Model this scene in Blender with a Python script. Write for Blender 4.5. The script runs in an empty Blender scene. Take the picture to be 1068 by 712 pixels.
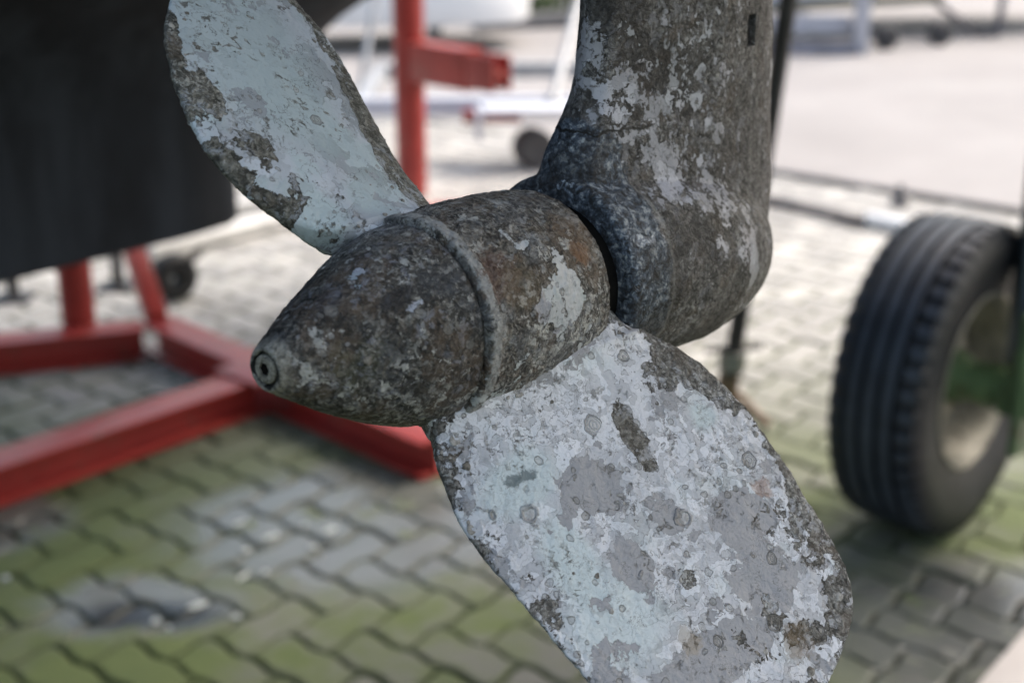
import bpy, bmesh, math, random
import numpy as np
from mathutils import Matrix, Vector
random.seed(4); rng = np.random.default_rng(4)
sc = bpy.context.scene
COL = sc.collection
R = math.radians

# ------------------------------------------------------------ camera, world, sun, exposure
FPX, PITCH, CAMH = 1483.0, R(19.0), 1.2
cam_d = bpy.data.cameras.new('camera'); cam = bpy.data.objects.new('camera', cam_d); COL.objects.link(cam)
cam.location = (0, 0, CAMH); cam.rotation_euler = (R(90) - PITCH, 0, 0)
cam_d.sensor_width = 36; cam_d.lens = 36 * FPX / 1068; cam_d.clip_start = .02; cam_d.clip_end = 500
cam_d.dof.use_dof = True; cam_d.dof.focus_distance = .615; cam_d.dof.aperture_fstop = 7.0; cam_d.dof.aperture_blades = 0
sc.camera = cam

world = bpy.data.worlds.new('World'); sc.world = world; world.use_nodes = True
wn = world.node_tree; bg = wn.nodes['Background']
sky = wn.nodes.new('ShaderNodeTexSky'); sky.sky_type = 'NISHITA'; sky.sun_disc = False
SUN_EL, SUN_AZ = R(54), R(60)      # azimuth clockwise from +Y
sky.sun_elevation = SUN_EL; sky.sun_rotation = SUN_AZ; sky.air_density = 1.6; sky.dust_density = 6.0; sky.ozone_density = .6
wn.links.new(sky.outputs[0], bg.inputs[0]); bg.inputs[1].default_value = .15
sd = bpy.data.lights.new('sun', 'SUN'); so = bpy.data.objects.new('sun', sd); COL.objects.link(so)
sd.energy = 1.5; sd.angle = R(22); sd.color = (1, .965, .92)
sdir = Vector((math.sin(SUN_AZ) * math.cos(SUN_EL), math.cos(SUN_AZ) * math.cos(SUN_EL), math.sin(SUN_EL)))
so.rotation_euler = sdir.to_track_quat('Z', 'Y').to_euler(); so.location = sdir * 20
sc.view_settings.view_transform = 'Standard'; sc.view_settings.look = 'None'
sc.view_settings.gamma = 1; sc.view_settings.use_curve_mapping = False
sc.view_settings.exposure = 1.08
sc.render.engine = 'CYCLES'; sc.cycles.use_denoising = True
sc.cycles.max_bounces = 6; sc.cycles.diffuse_bounces = 3

# ------------------------------------------------------------ frames of the place
cR = np.array([1, 0, 0.]); cF = np.array([0, math.cos(PITCH), -math.sin(PITCH)]); cU = np.array([0, math.sin(PITCH), math.cos(PITCH)])
C0 = np.array([0, 0, CAMH])
def ray(x, y): return cR * (x - 534) / FPX + cU * (356 - y) / FPX + cF
def ground(x, y, h=0.0):
    r = ray(x, y); return C0 + r * (h - CAMH) / r[2]
def atz(x, y, z): return C0 + ray(x, y) * z
S = C0 + ray(430, 337) * .60                       # centre of the seam between nose cone and hub
TH, TAU = R(40), -.024
A = np.array([math.sin(TH) * math.cos(TAU), math.cos(TH) * math.cos(TAU), math.sin(TAU)])   # shaft axis, forward
Bv = np.cross(A, [0, 0, 1.]); Bv /= np.linalg.norm(Bv)
Zp = np.cross(Bv, A)
A0 = np.array([math.sin(TH), math.cos(TH), 0.])    # level boat axis
def mat4(o, x, y, z):
    m = Matrix.Identity(4)
    for i in range(3):
        m[i][0], m[i][1], m[i][2], m[i][3] = x[i], y[i], z[i], o[i]
    return m

# ------------------------------------------------------------ numpy noise
_P = rng.permutation(256); _P = np.concatenate([_P, _P, _P]); _V = rng.random(256)
def vnoise(p):
    i = np.floor(p).astype(int); f = p - i; f = f * f * (3 - 2 * f); i &= 255
    def h(a, b, c): return _V[_P[_P[_P[(i[:, 0] + a) & 255] + ((i[:, 1] + b) & 255)] + ((i[:, 2] + c) & 255)]]
    x, y, z = f[:, 0], f[:, 1], f[:, 2]
    def L(a, b, t): return a + (b - a) * t
    return L(L(L(h(0,0,0), h(1,0,0), x), L(h(0,1,0), h(1,1,0), x), y), L(L(h(0,0,1), h(1,0,1), x), L(h(0,1,1), h(1,1,1), x), y), z)
def fbm(p, scale, oct=4, gain=.5, seed=0):
    r = 0; a = 1; t = 0; q = p * scale + seed * 17.3
    for _ in range(oct):
        r = r + a * vnoise(q); t += a; a *= gain; q = q * 2.03 + 5.1
    return r / t

# ------------------------------------------------------------ object helpers
def link(name, me, m, parent=None, loc=None, smooth=True):
    o = bpy.data.objects.new(name, me); COL.objects.link(o)
    if m is not None: me.materials.append(m)
    if smooth:
        me.polygons.foreach_set('use_smooth', [True] * len(me.polygons))
    if parent: o.parent = parent
    return o
def place(o, world_m):
    if o.parent: o.matrix_basis = o.parent.matrix_basis.inverted() @ world_m
    else: o.matrix_basis = world_m
    return o
def tag(o, label=None, cat=None, group=None, kind=None):
    if label: o['label'] = label
    if cat: o['category'] = cat
    if group: o['group'] = group
    if kind: o['kind'] = kind
    return o
def empty(name, loc, label, cat, group=None):
    o = bpy.data.objects.new(name, None); COL.objects.link(o); o.empty_display_size = .05
    o.matrix_basis = Matrix.Translation(Vector(loc)); return tag(o, label, cat, group)
def pyd(name, V, Fc):
    me = bpy.data.meshes.new(name); me.from_pydata([tuple(map(float, v)) for v in V], [], [tuple(map(int, f)) for f in Fc]); me.update(); return me
def grid_faces(nr, nc, wrap=False, flip=False, off=0):
    i = np.arange(nr - 1)[:, None]; j = np.arange(nc if wrap else nc - 1)[None, :]
    a = i * nc + j; b = i * nc + (j + 1) % nc; c = (i + 1) * nc + (j + 1) % nc; d = (i + 1) * nc + j
    q = np.stack([a, b, c, d], -1).reshape(-1, 4)
    return (q[:, ::-1] if flip else q) + off
def fast_mesh(name, V, Q, tris=None):
    me = bpy.data.meshes.new(name); V = np.asarray(V, np.float32)
    n4 = len(Q); n3 = 0 if tris is None else len(tris)
    me.vertices.add(len(V)); me.vertices.foreach_set('co', V.ravel())
    me.loops.add(n4 * 4 + n3 * 3)
    li = np.asarray(Q).ravel()
    if n3: li = np.concatenate([li, np.asarray(tris).ravel()])
    me.loops.foreach_set('vertex_index', li.astype(np.int32))
    me.polygons.add(n4 + n3)
    st = np.concatenate([np.arange(n4) * 4, n4 * 4 + np.arange(n3) * 3]); me.polygons.foreach_set('loop_start', st.astype(np.int32))
    me.update(calc_edges=True); me.validate(); return me
class MB:
    """collects solid pieces that make up ONE part"""
    def __init__(s): s.bm = bmesh.new()
    def box(s, c, size, ax=(1,0,0), up=(0,0,1), bev=.0):
        ax = Vector(ax).normalized(); up = Vector(up).normalized(); sd_ = up.cross(ax).normalized(); up = ax.cross(sd_)
        m = mat4(c, ax, sd_, up)
        r = bmesh.ops.create_cube(s.bm, size=1, matrix=m @ Matrix.Diagonal((*size, 1)))
        if bev:
            es = list({e for v in r['verts'] for e in v.link_edges})
            bmesh.ops.bevel(s.bm, geom=es, offset=bev, segments=2, affect='EDGES', profile=.6)
        return s
    def bar(s, p, q, w, h, up=(0,0,1), bev=.003):
        p, q = Vector(p), Vector(q); return s.box((p + q) / 2, ((q - p).length, w, h), q - p, up, bev)
    def tube(s, pts, rad, n=16, cap=True):
        pts = [Vector(p) for p in pts]; rr = rad if isinstance(rad, (list, tuple)) else [rad] * len(pts)
        rings = []
        for i, p in enumerate(pts):
            d = (pts[min(i + 1, len(pts) - 1)] - pts[max(i - 1, 0)]).normalized()
            a = d.cross(Vector((0, 0, 1)) if abs(d.z) < .9 else Vector((1, 0, 0))).normalized(); b = d.cross(a)
            rings.append([s.bm.verts.new(p + rr[i] * (a * math.cos(2 * math.pi * k / n) + b * math.sin(2 * math.pi * k / n))) for k in range(n)])
        for r0, r1 in zip(rings, rings[1:]):
            for k in range(n): s.bm.faces.new((r0[k], r0[(k + 1) % n], r1[(k + 1) % n], r1[k]))
        if cap: s.bm.faces.new(rings[0][::-1]); s.bm.faces.new(rings[-1])
        return s
    def lathe(s, prof, m=Matrix.Identity(4), n=64, notch=None):
        """profile of (x, r) round the local x axis"""
        rings = []
        for i, (x, r) in enumerate(prof):
            ring = []
            for k in range(n):
                t = 2 * math.pi * k / n; rr = r if notch is None else notch(i, x, r, t)
                ring.append(s.bm.verts.new(m @ Vector((x, rr * math.cos(t), rr * math.sin(t)))))
            rings.append(ring)
        for r0, r1 in zip(rings, rings[1:]):
            for k in range(n): s.bm.faces.new((r0[k], r0[(k + 1) % n], r1[(k + 1) % n], r1[k]))
        return s
    def ibeam(s, p, q, w=.09, h=.12, tf=.009, tw=.007):
        p, q = Vector(p), Vector(q)
        z = Vector((0, 0, 1))
        s.bar(p + z * (h / 2 - tf / 2), q + z * (h / 2 - tf / 2), w, tf, bev=.002)
        s.bar(p - z * (h / 2 - tf / 2), q - z * (h / 2 - tf / 2), w, tf, bev=.002)
        d = (q - p).normalized() * .0015
        s.bar(p + d, q - d, tw, h - 2 * tf + .002, bev=.0005); return s
    def build(s, name, m, parent=None, smooth=True, world=True):
        bmesh.ops.recalc_face_normals(s.bm, faces=s.bm.faces)
        me = bpy.data.meshes.new(name); s.bm.to_mesh(me); s.bm.free()
        o = link(name, me, m, parent, smooth=False)
        if smooth:
            me.polygons.foreach_set('use_smooth', [True] * len(me.polygons))
            me.set_sharp_from_angle(angle=R(38))
        if parent and world: o.matrix_basis = parent.matrix_basis.inverted()
        return o

# ------------------------------------------------------------ material helpers
class G:
    def __init__(s, name):
        s.m = bpy.data.materials.new(name); s.m.use_nodes = True; s.t = s.m.node_tree
        s.b = s.t.nodes['Principled BSDF']; s.co = s.t.nodes.new('ShaderNodeTexCoord').outputs['Object']
    def n(s, typ, ins=None, **kw):
        nd = s.t.nodes.new(typ)
        for k, v in kw.items(): setattr(nd, k, v)
        for k, v in (ins or {}).items(): s.set(nd.inputs[k], v)
        return nd
    def set(s, sock, v):
        if isinstance(v, bpy.types.NodeSocket): s.t.links.new(v, sock)
        elif isinstance(v, (tuple, list)) and len(v) == 3 and sock.type == 'RGBA': sock.default_value = (*v, 1)
        else: sock.default_value = v
    def math(s, op, a, b=0.0, c=None, clamp=False):
        nd = s.n('ShaderNodeMath', operation=op, use_clamp=clamp); s.set(nd.inputs[0], a); s.set(nd.inputs[1], b)
        if c is not None: s.set(nd.inputs[2], c)
        return nd.outputs[0]
    def noise(s, scale, detail=4, rough=.55, vec=None, dist=0.0, off=0.0):
        v = vec or s.co
        if off: v = s.n('ShaderNodeVectorMath', {0: v, 1: (off, off * .7, -off)}, operation='ADD').outputs[0]
        return s.n('ShaderNodeTexNoise', {'Vector': v, 'Scale': scale, 'Detail': detail, 'Roughness': rough, 'Distortion': dist}).outputs['Fac']
    def voro(s, scale, feature='F1', vec=None, rand=1.0, out='Distance'):
        return s.n('ShaderNodeTexVoronoi', {'Vector': vec or s.co, 'Scale': scale, 'Randomness': rand}, feature=feature).outputs[out]
    def warp(s, scale, amt, vec=None):
        nz = s.n('ShaderNodeTexNoise', {'Vector': vec or s.co, 'Scale': scale, 'Detail': 3.0}).outputs['Color']
        d = s.n('ShaderNodeVectorMath', {0: nz, 1: (.5, .5, .5)}, operation='SUBTRACT').outputs[0]
        d = s.n('ShaderNodeVectorMath', {0: d, 'Scale': amt}, operation='SCALE').outputs[0]
        return s.n('ShaderNodeVectorMath', {0: vec or s.co, 1: d}, operation='ADD').outputs[0]
    def step(s, v, lo, hi, a=0.0, b=1.0, smooth=True):
        nd = s.n('ShaderNodeMapRange', {'Value': v, 'From Min': lo, 'From Max': hi, 'To Min': a, 'To Max': b})
        if smooth: nd.interpolation_type = 'SMOOTHSTEP'
        return nd.outputs[0]
    def mix(s, f, a, b):
        nd = s.n('ShaderNodeMix', data_type='RGBA'); s.set(nd.inputs[0], f); s.set(nd.inputs[6], a); s.set(nd.inputs[7], b); return nd.outputs[2]
    def mixf(s, f, a, b):
        nd = s.n('ShaderNodeMix', data_type='FLOAT'); s.set(nd.inputs[0], f); s.set(nd.inputs[2], a); s.set(nd.inputs[3], b); return nd.outputs[0]
    def ramp(s, v, stops):
        nd = s.n('ShaderNodeValToRGB', {'Fac': v}); cr = nd.color_ramp
        while len(cr.elements) < len(stops): cr.elements.new(.5)
        for e, (p, c) in zip(cr.elements, stops): e.position = p; e.color = (*c, 1)
        return nd.outputs[0]
    def attr(s, name): return s.n('ShaderNodeAttribute', attribute_name=name).outputs['Fac']
    def sep(s, v=None):
        nd = s.n('ShaderNodeSeparateXYZ', {0: v or s.co}); return nd.outputs
    def spot(s, c, r, vec, soft=.25):
        """soft blob: about 1 inside, 0 outside"""
        c = tuple(c)
        if len(c) == 2: c = (*c, 0)
        rr = r if isinstance(r, (tuple, list)) else (r, r, r)
        d = s.n('ShaderNodeVectorMath', {0: vec, 1: c}, operation='SUBTRACT').outputs[0]
        d = s.n('ShaderNodeVectorMath', {0: d, 1: tuple(1 / q for q in rr)}, operation='MULTIPLY').outputs[0]
        l = s.n('ShaderNodeVectorMath', {0: d}, operation='LENGTH').outputs['Value']
        return s.step(l, 1 + soft, 1 - soft)
    def maxs(s, L):
        o = L[0]
        for x in L[1:]: o = s.math('MAXIMUM', o, x)
        return o
    def bump(s, h, dist, strength=1.0, normal=None):
        nd = s.n('ShaderNodeBump', {'Height': h, 'Distance': dist, 'Strength': strength})
        if normal is not None: s.set(nd.inputs['Normal'], normal)
        return nd.outputs[0]
    def out(s, col, rough=.6, normal=None, metal=0.0, spec=.5):
        s.set(s.b.inputs['Base Color'], col); s.set(s.b.inputs['Roughness'], rough); s.set(s.b.inputs['Metallic'], metal)
        s.set(s.b.inputs['Specular IOR Level'], spec)
        if normal is not None: s.set(s.b.inputs['Normal'], normal)
        return s.m

def plain(name, c, rough=.5, metal=0.0, var=.25, scale=8, bump=.0, bscale=60, dirt=None, spec=.5):
    g = G(name); n1 = g.noise(scale, 6, .6); n2 = g.noise(scale * 9, 4, .6, off=3)
    f = g.math('ADD', g.math('MULTIPLY', n1, .7), g.math('MULTIPLY', n2, .3))
    dark = tuple(x * (1 - var) for x in c); lite = tuple(min(1, x * (1 + var)) for x in c)
    col = g.ramp(f, [(.35, dark), (.65, lite)])
    if dirt: col = g.mix(g.step(g.noise(scale * 2.2, 6, .65, off=9), .56, .66), col, dirt)
    nm = g.bump(g.noise(bscale, 5, .6), bump) if bump else None
    return g.out(col, g.mixf(n2, rough * .8, min(1, rough * 1.2)), nm, metal, spec)

# crusted metal / flaking paint, the look of everything that has been under water
def fouled(name, paint_bias=.0, spots_paint=(), spots_crust=(), spots_grey=(), spots_aqua=(), spots_rust_dark=(), edge=False,
           paint=(.60, .62, .67), aqua=(.42, .55, .56), grey=(.30, .30, .325), crust=((.018,.016,.014), (.085,.075,.063), (.20,.185,.16), (.47,.45,.41)),
           crust_pos=(.36, .47, .56, .68), rings=.5, streak=None, extra=None, thr_scale=55, edge_w=.016, frag=.5, curls=.0, layers=0, flk=1.0, bdist=.0022, pits=0, edge_amt=.26, aq_amt=.8, ring_scale=(110, 210), aqua_noise=True):
    g = G(name)
    w = g.warp(160, .006); w2 = g.warp(45, .010)
    n1 = g.noise(thr_scale, 9, .62, w); n2 = g.noise(thr_scale * 3.2, 6, .6, w, off=2.1)
    f = g.math('ADD', g.math('MULTIPLY', n1, .60), g.math('MULTIPLY', n2, .40))      # about .5 +- .15
    f = g.math('ADD', f, paint_bias)
    for c, r, amt in spots_paint: f = g.math('MULTIPLY_ADD', g.spot(c, r, w, .45), amt, f)
    for c, r, amt in spots_crust: f = g.math('MULTIPLY_ADD', g.spot(c, r, w, .45), -amt, f)
    if edge:
        e = g.attr('edge_distance'); f = g.math('SUBTRACT', f, g.step(e, edge_w, .001, 0, edge_amt))
    P = g.step(f, .497, .503)                       # 1 where paint survives
    # thin dark chipped outline following the flakes and curled contour lines within the paint
    fleck = g.math('MULTIPLY', g.step(g.noise(210, 7, .68, w, off=81), .575, .59), g.step(g.noise(34, 4, .6, off=82), .44, .58))
    P = g.math('MULTIPLY', P, g.math('SUBTRACT', 1.0, g.math('MULTIPLY', fleck, .6 if layers > 10 else .85)))
    line = g.math('MULTIPLY', g.step(g.math('ABSOLUTE', g.math('SUBTRACT', f, .494)), .011, .002), .85)
    c2 = g.noise(thr_scale * 2.1, 5, .6, w, off=7.7)
    curl = g.math('MULTIPLY', g.step(g.math('ABSOLUTE', g.math('SUBTRACT', c2, .52)), .010, .002), g.step(g.noise(38, 2, .5, off=4.4), .43, .56))
    if curls:
        c3 = g.noise(thr_scale * 4.2, 4, .6, w, off=17.7)
        c3 = g.math('MULTIPLY', g.step(g.math('ABSOLUTE', g.math('SUBTRACT', c3, .51)), .016, .003), g.step(g.noise(30, 3, .5, off=14.4), .44, .56))
        c4 = g.math('MULTIPLY', g.step(g.noise(thr_scale * 3.4, 3, .5, w, off=27.7), .60, .615), g.step(g.noise(34, 3, .5, off=24.4), .46, .56))
        curl = g.math('MAXIMUM', curl, g.math('MULTIPLY', g.math('MAXIMUM', c3, c4), curls * .8))
    # --- crust colours
    m1 = g.noise(330, 8, .72, w); m2 = g.voro(520, 'F1', w)
    m3 = g.math('ADD', g.math('MULTIPLY', g.noise(70, 4, .6, off=5), .6), g.math('MULTIPLY', g.noise(22, 3, .6, off=6), .4))
    cf = g.math('ADD', g.math('MULTIPLY', m1, .62), g.math('ADD', g.math('MULTIPLY', m3, .33), g.math('MULTIPLY', g.math('SUBTRACT', .55, m2), .14)))
    cc = g.ramp(cf, list(zip(crust_pos, crust)))
    speck = g.math('MULTIPLY', g.step(g.noise(620, 4, .6, w, off=11), .60, .68), g.step(g.noise(90, 3, .6, off=12), .42, .6))
    cc = g.mix(g.math('MULTIPLY', speck, .7), cc, (.48, .47, .44))
    fl1 = g.step(g.noise(260, 6, .66, w, off=111), .555, .575); fl2 = g.step(g.noise(520, 4, .62, w, off=113), .56, .585)
    pt1 = g.step(g.noise(240, 6, .66, w, off=115), .545, .565); reg = g.noise(26, 5, .62, off=117)
    tone = g.math('MULTIPLY_ADD', g.noise(700, 2, .5, off=118), 1.2, .4)
    hi_ = g.n('ShaderNodeVectorMath', {0: crust[3], 'Scale': tone}, operation='SCALE').outputs[0]
    cc = g.mix(g.math('MULTIPLY', fl2, g.step(reg, .42, .58, .12 * flk, .75 * flk)), cc, hi_)
    cc = g.mix(g.math('MULTIPLY', fl1, g.step(reg, .44, .58, .05, .85 * flk)), cc, hi_)
    if flk < 1:                                   # hub and cone: broad brown, slate and black areas with a few larger chalky flakes
        ar = g.noise(34, 4, .6, off=151)
        cc = g.mix(g.math('MULTIPLY', g.step(ar, .50, .58), .55), cc, g.mix(g.noise(260, 5, .7), (.035, .022, .014), (.17, .115, .078)))
        cc = g.mix(g.math('MULTIPLY', g.step(ar, .46, .39), .50), cc, g.mix(g.noise(260, 5, .7, off=4), (.018, .020, .024), (.16, .17, .19)))
        big = g.math('MULTIPLY', g.step(g.noise(120, 7, .66, w, off=153), .57, .58), g.step(g.noise(30, 2, .5, off=154), .40, .52))
        cc = g.mix(g.math('MULTIPLY', big, .85), cc, g.mix(g.noise(500, 3), tuple(x * .7 for x in crust[3]), tuple(x * 1.1 for x in crust[3])))
    cc = g.mix(g.math('MULTIPLY', pt1, g.step(reg, .62, .42, .35, .85)), cc, crust[0])
    fr_ = g.math('MULTIPLY', g.step(g.noise(170, 7, .68, w, off=71), .545, .56), g.step(g.noise(45, 4, .6, off=72), .43, .55))
    fcol = g.mix(g.noise(300, 3), tuple(x * .55 for x in paint), tuple(x * .95 for x in paint))
    cc = g.mix(g.math('MULTIPLY', fr_, frag), cc, fcol)
    brown = g.step(g.noise(60, 3, .6, off=14), .52, .66)
    cc = g.mix(g.math('MULTIPLY', brown, .35), cc, (.13, .085, .05))
    # --- barnacle scars: small rings
    def ringset(scale, seed_off, keep):
        v = g.n('ShaderNodeVectorMath', {0: g.warp(220, .0032), 1: (seed_off, seed_off, 0)}, operation='ADD').outputs[0]
        d = g.voro(scale, 'F1', v, .9); col = g.voro(scale, 'F1', v, .9, 'Color')
        cs = g.sep(col); on = g.step(cs[0], 1 - keep, 1 - keep + .02)
        rad = g.mixf(cs[1], .16, .36)
        q = g.math('DIVIDE', d, rad)
        inside = g.math('MULTIPLY', g.step(q, 1.0, .96), on)
        rim = g.math('MULTIPLY', g.step(g.math('ABSOLUTE', g.math('SUBTRACT', q, .97)), .13, .04), on)
        wav = g.math('MULTIPLY', g.math('SINE', g.math('MULTIPLY', q, 19.0)), inside)
        return inside, rim, wav, cs[2]
    i1, r1, w1, s1 = ringset(ring_scale[0], .0, rings * .55); i2, r2, w2_, s2 = ringset(ring_scale[1], .37, rings)
    # --- paint colours
    pc = paint
    pc = g.mix(g.step(g.noise(30, 3, .5, off=21), .40, .62), paint, tuple(x * .86 for x in paint))
    if aqua_noise:
        pc = g.mix(g.math('MULTIPLY', g.step(g.noise(26, 4, .6, w2, off=31), .50, .62), aq_amt), pc, aqua)
    if layers:
        q = g.math('MULTIPLY', g.noise(36, 4, .50, w, off=131), layers)
        lv = g.math('FLOOR', q); frq = g.math('SUBTRACT', q, lv)
        tn = g.math('MULTIPLY_ADD', g.math('SINE', g.math('MULTIPLY', lv, 2.4)), .17, .92)
        pc = g.n('ShaderNodeVectorMath', {0: pc, 'Scale': tn}, operation='SCALE').outputs[0]
        lmask = g.step(g.noise(24, 3, .5, off=133), .40, .52)
        pc = g.mix(g.math('MULTIPLY', g.math('MULTIPLY', g.step(frq, .085, .03), lmask), .8), pc, (.10, .10, .10))
    for c, r, amt in spots_aqua: pc = g.mix(g.math('MULTIPLY', g.spot(c, r, w2, .4), amt), pc, aqua)
    gm = g.step(g.noise(42, 7, .62, w, off=41), .585, .592)
    for c, r, amt in spots_grey: gm = g.math('MAXIMUM', gm, g.step(g.math('MULTIPLY_ADD', g.math('SUBTRACT', g.noise(75, 6, .62, w), .5), 2.4, g.spot(c, r, w, .5)), .49, .51))
    pc = g.mix(gm, pc, grey)
    pc = g.mix(g.math('MULTIPLY', g.step(g.noise(260, 5, .7, off=51), .56, .64), .22), pc, (.25, .25, .25))
    pc = g.mix(g.math('MULTIPLY', curl, .75), pc, (.09, .09, .09))
    if pits: pc = g.mix(g.math('MULTIPLY', g.math('MULTIPLY', g.step(g.noise(330, 6, .68, w, off=161), .575, .60), g.step(g.noise(42, 4, .6, off=162), .42, .58)), pits), pc, (.085, .08, .075))
    col = g.mix(P, cc, pc)
    # grime scars
    ic = g.mix(s1, (.26, .245, .22), (.42, .41, .40)); col = g.mix(g.math('MULTIPLY', i1, .5), col, ic)
    col = g.mix(g.math('MULTIPLY', g.step(w1, .2, 1.0), .22), col, (.12, .11, .10))
    ic2 = g.mix(s2, (.24, .22, .19), (.52, .52, .53)); col = g.mix(g.math('MULTIPLY', i2, .5), col, ic2)
    col = g.mix(g.math('MULTIPLY', r1, .5), col, (.12, .115, .11)); col = g.mix(g.math('MULTIPLY', r2, .4), col, (.12, .11, .10))
    col = g.mix(line, col, (.06, .055, .05))
    for c, r, amt, cl in spots_rust_dark:
        col = g.mix(g.math('MULTIPLY', g.step(g.math('MULTIPLY_ADD', g.math('SUBTRACT', g.noise(240, 6, .7, w), .5), 2.2, g.spot(c, r, w, .7)), .30, .80), amt), col, cl)
    if extra: col, P = extra(g, col, P, w)
    # --- relief
    h = g.math('MULTIPLY', P, .22)
    h = g.math('ADD', h, g.math('MULTIPLY', g.math('SUBTRACT', 1.0, gm), .06))
    h = g.math('ADD', h, g.math('MULTIPLY', g.math('SUBTRACT', 1.0, P), g.math('SUBTRACT', g.math('MULTIPLY', fl1, .25), g.math('MULTIPLY', pt1, .3))))
    if layers: h = g.math('MULTIPLY_ADD', g.math('MULTIPLY', lv, P), .055, h)
    rough_h = g.math('ADD', g.math('MULTIPLY', m1, 1.1), g.math('MULTIPLY', g.math('SUBTRACT', .8, m2), .45))
    h = g.math('MULTIPLY_ADD', rough_h, g.mixf(P, .62, .10), h)
    h = g.math('ADD', h, g.math('MULTIPLY', g.math('ADD', r1, g.math('MULTIPLY', w1, .3)), .20))
    h = g.math('ADD', h, g.math('MULTIPLY', g.math('ADD', r2, g.math('MULTIPLY', w2_, .25)), .13))
    h = g.math('ADD', h, g.math('MULTIPLY', g.noise(70, 3, .5), .5))
    nm = g.bump(h, bdist, 1.0)
    rough = g.mixf(P, g.step(m1, .4, .6, .62, .34), g.mixf(gm, .42, .36))
    return g.out(col, rough, nm, 0, .45)

# ================================================================ SETTING: ground, paving, concrete
def paver_material():
    g = G('paver_concrete'); x, y, z = g.sep()
    rnd = g.attr('tone')
    n = g.noise(3, 5, .6); fine = g.noise(150, 5, .7)
    base = g.ramp(g.math('ADD', g.math('MULTIPLY', rnd, .6), g.math('MULTIPLY', fine, .4)), [(.2, (.28, .275, .267)), (.8, (.43, .42, .405))])
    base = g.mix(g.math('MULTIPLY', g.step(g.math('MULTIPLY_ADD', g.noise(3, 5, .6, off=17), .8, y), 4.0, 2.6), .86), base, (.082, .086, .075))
    # algae: thick in the sheltered patch near the drip line, none far out
    far = g.step(y, 3.6, 2.3)
    al = g.math('ADD', g.math('MULTIPLY', g.noise(2.2, 5, .6, off=3), .75), g.math('MULTIPLY', g.noise(14, 5, .65, off=5), .25))
    am = g.math('MULTIPLY', g.step(al, .36, .54), far)
    seam = g.attr('seam')
    am = g.math('MAXIMUM', g.math('MULTIPLY', am, .88), g.math('MULTIPLY', g.math('MULTIPLY', seam, g.step(y, 5.2, 3.0)), .8))
    col = g.mix(am, base, g.mix(g.noise(9, 4, .6, off=8), (.042, .070, .010), (.095, .125, .028)))
    w = g.warp(6, .10)
    wet = g.maxs([g.spot((-.30, 2.42, 0), (.33, .27, 1), w, .3), g.spot((.88, 2.02, 0), (.42, .24, 1), w, .3), g.spot((-.63, 2.12, 0), (.17, .10, 1), w, .3), g.spot((-1.0, 2.45, 0), (.15, .14, 1), w, .3)])
    wetn = g.math('MULTIPLY', wet, g.step(g.noise(11, 4, .6, off=9), .30, .46))
    wcol = g.mix(g.noise(7, 3, .5), (.085, .09, .092), (.15, .155, .155))
    col = g.mix(g.math('MULTIPLY', wetn, .85), col, wcol)
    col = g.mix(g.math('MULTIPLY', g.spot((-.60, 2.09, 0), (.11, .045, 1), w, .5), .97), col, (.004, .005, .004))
    col = g.mix(g.math('MULTIPLY', seam, g.step(y, 4.2, 2.4, .08, .42)), col, (.035, .04, .018))
    nm = g.bump(g.math('ADD', fine, g.math('MULTIPLY', g.noise(30, 4), .6)), .002, g.mixf(wetn, .8, .15))
    return g.out(col, g.mixf(wetn, .8, .13), nm)
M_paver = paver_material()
def joint_material():
    g = G('joint_sand'); _, y, _z = g.sep()
    c = g.mix(g.step(y, 4.2, 2.6), (.27, .26, .24), (.05, .065, .018)); c = g.mix(g.noise(60, 5, .7), c, (.02, .022, .012))
    return g.out(c, .95, g.bump(g.noise(200, 4), .004))
g = G('yard_concrete'); n_ = g.noise(1.2, 7, .65); n2_ = g.noise(90, 4, .6)
M_conc = g.out(g.ramp(g.math('ADD', g.math('MULTIPLY', n_, .75), g.math('MULTIPLY', n2_, .25)), [(.35, (.235, .224, .224)), (.65, (.31, .297, .297))]), .85, g.bump(n2_, .003))

PA = R(-40); E1 = np.array([math.cos(PA), math.sin(PA)]); E2 = np.array([-math.sin(PA), math.cos(PA)])
EDGE = np.array([1.047, 5.60]) @ E2                        # paving ends on this line, concrete beyond
gm_ = pyd('ground', [(-300, -300, -.03), (300, -300, -.03), (300, 300, -.03), (-300, 300, -.03)], [(0, 1, 2, 3)])
tag(link('ground', gm_, joint_material()), kind='structure')
def slab(name, s0, s1, t0, t1, z0, z1, m):
    P_ = [E1 * s0 + E2 * t0, E1 * s1 + E2 * t0, E1 * s1 + E2 * t1, E1 * s0 + E2 * t1]
    V = [(*p, z0) for p in P_] + [(*p, z1) for p in P_]
    return tag(link(name, pyd(name, V, [(4,5,6,7), (0,1,5,4), (1,2,6,5), (2,3,7,6), (3,0,4,7)]), m, smooth=False), kind='structure')
slab('concrete_yard', -60, 60, EDGE, EDGE + 120, -.028, .0, M_conc)
slab('kerb_strip', -20, 12, EDGE - .10, EDGE - .006, -.028, .004, plain('kerb_concrete', (.36, .345, .33), .8, var=.2, scale=14, bump=.002))

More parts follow.
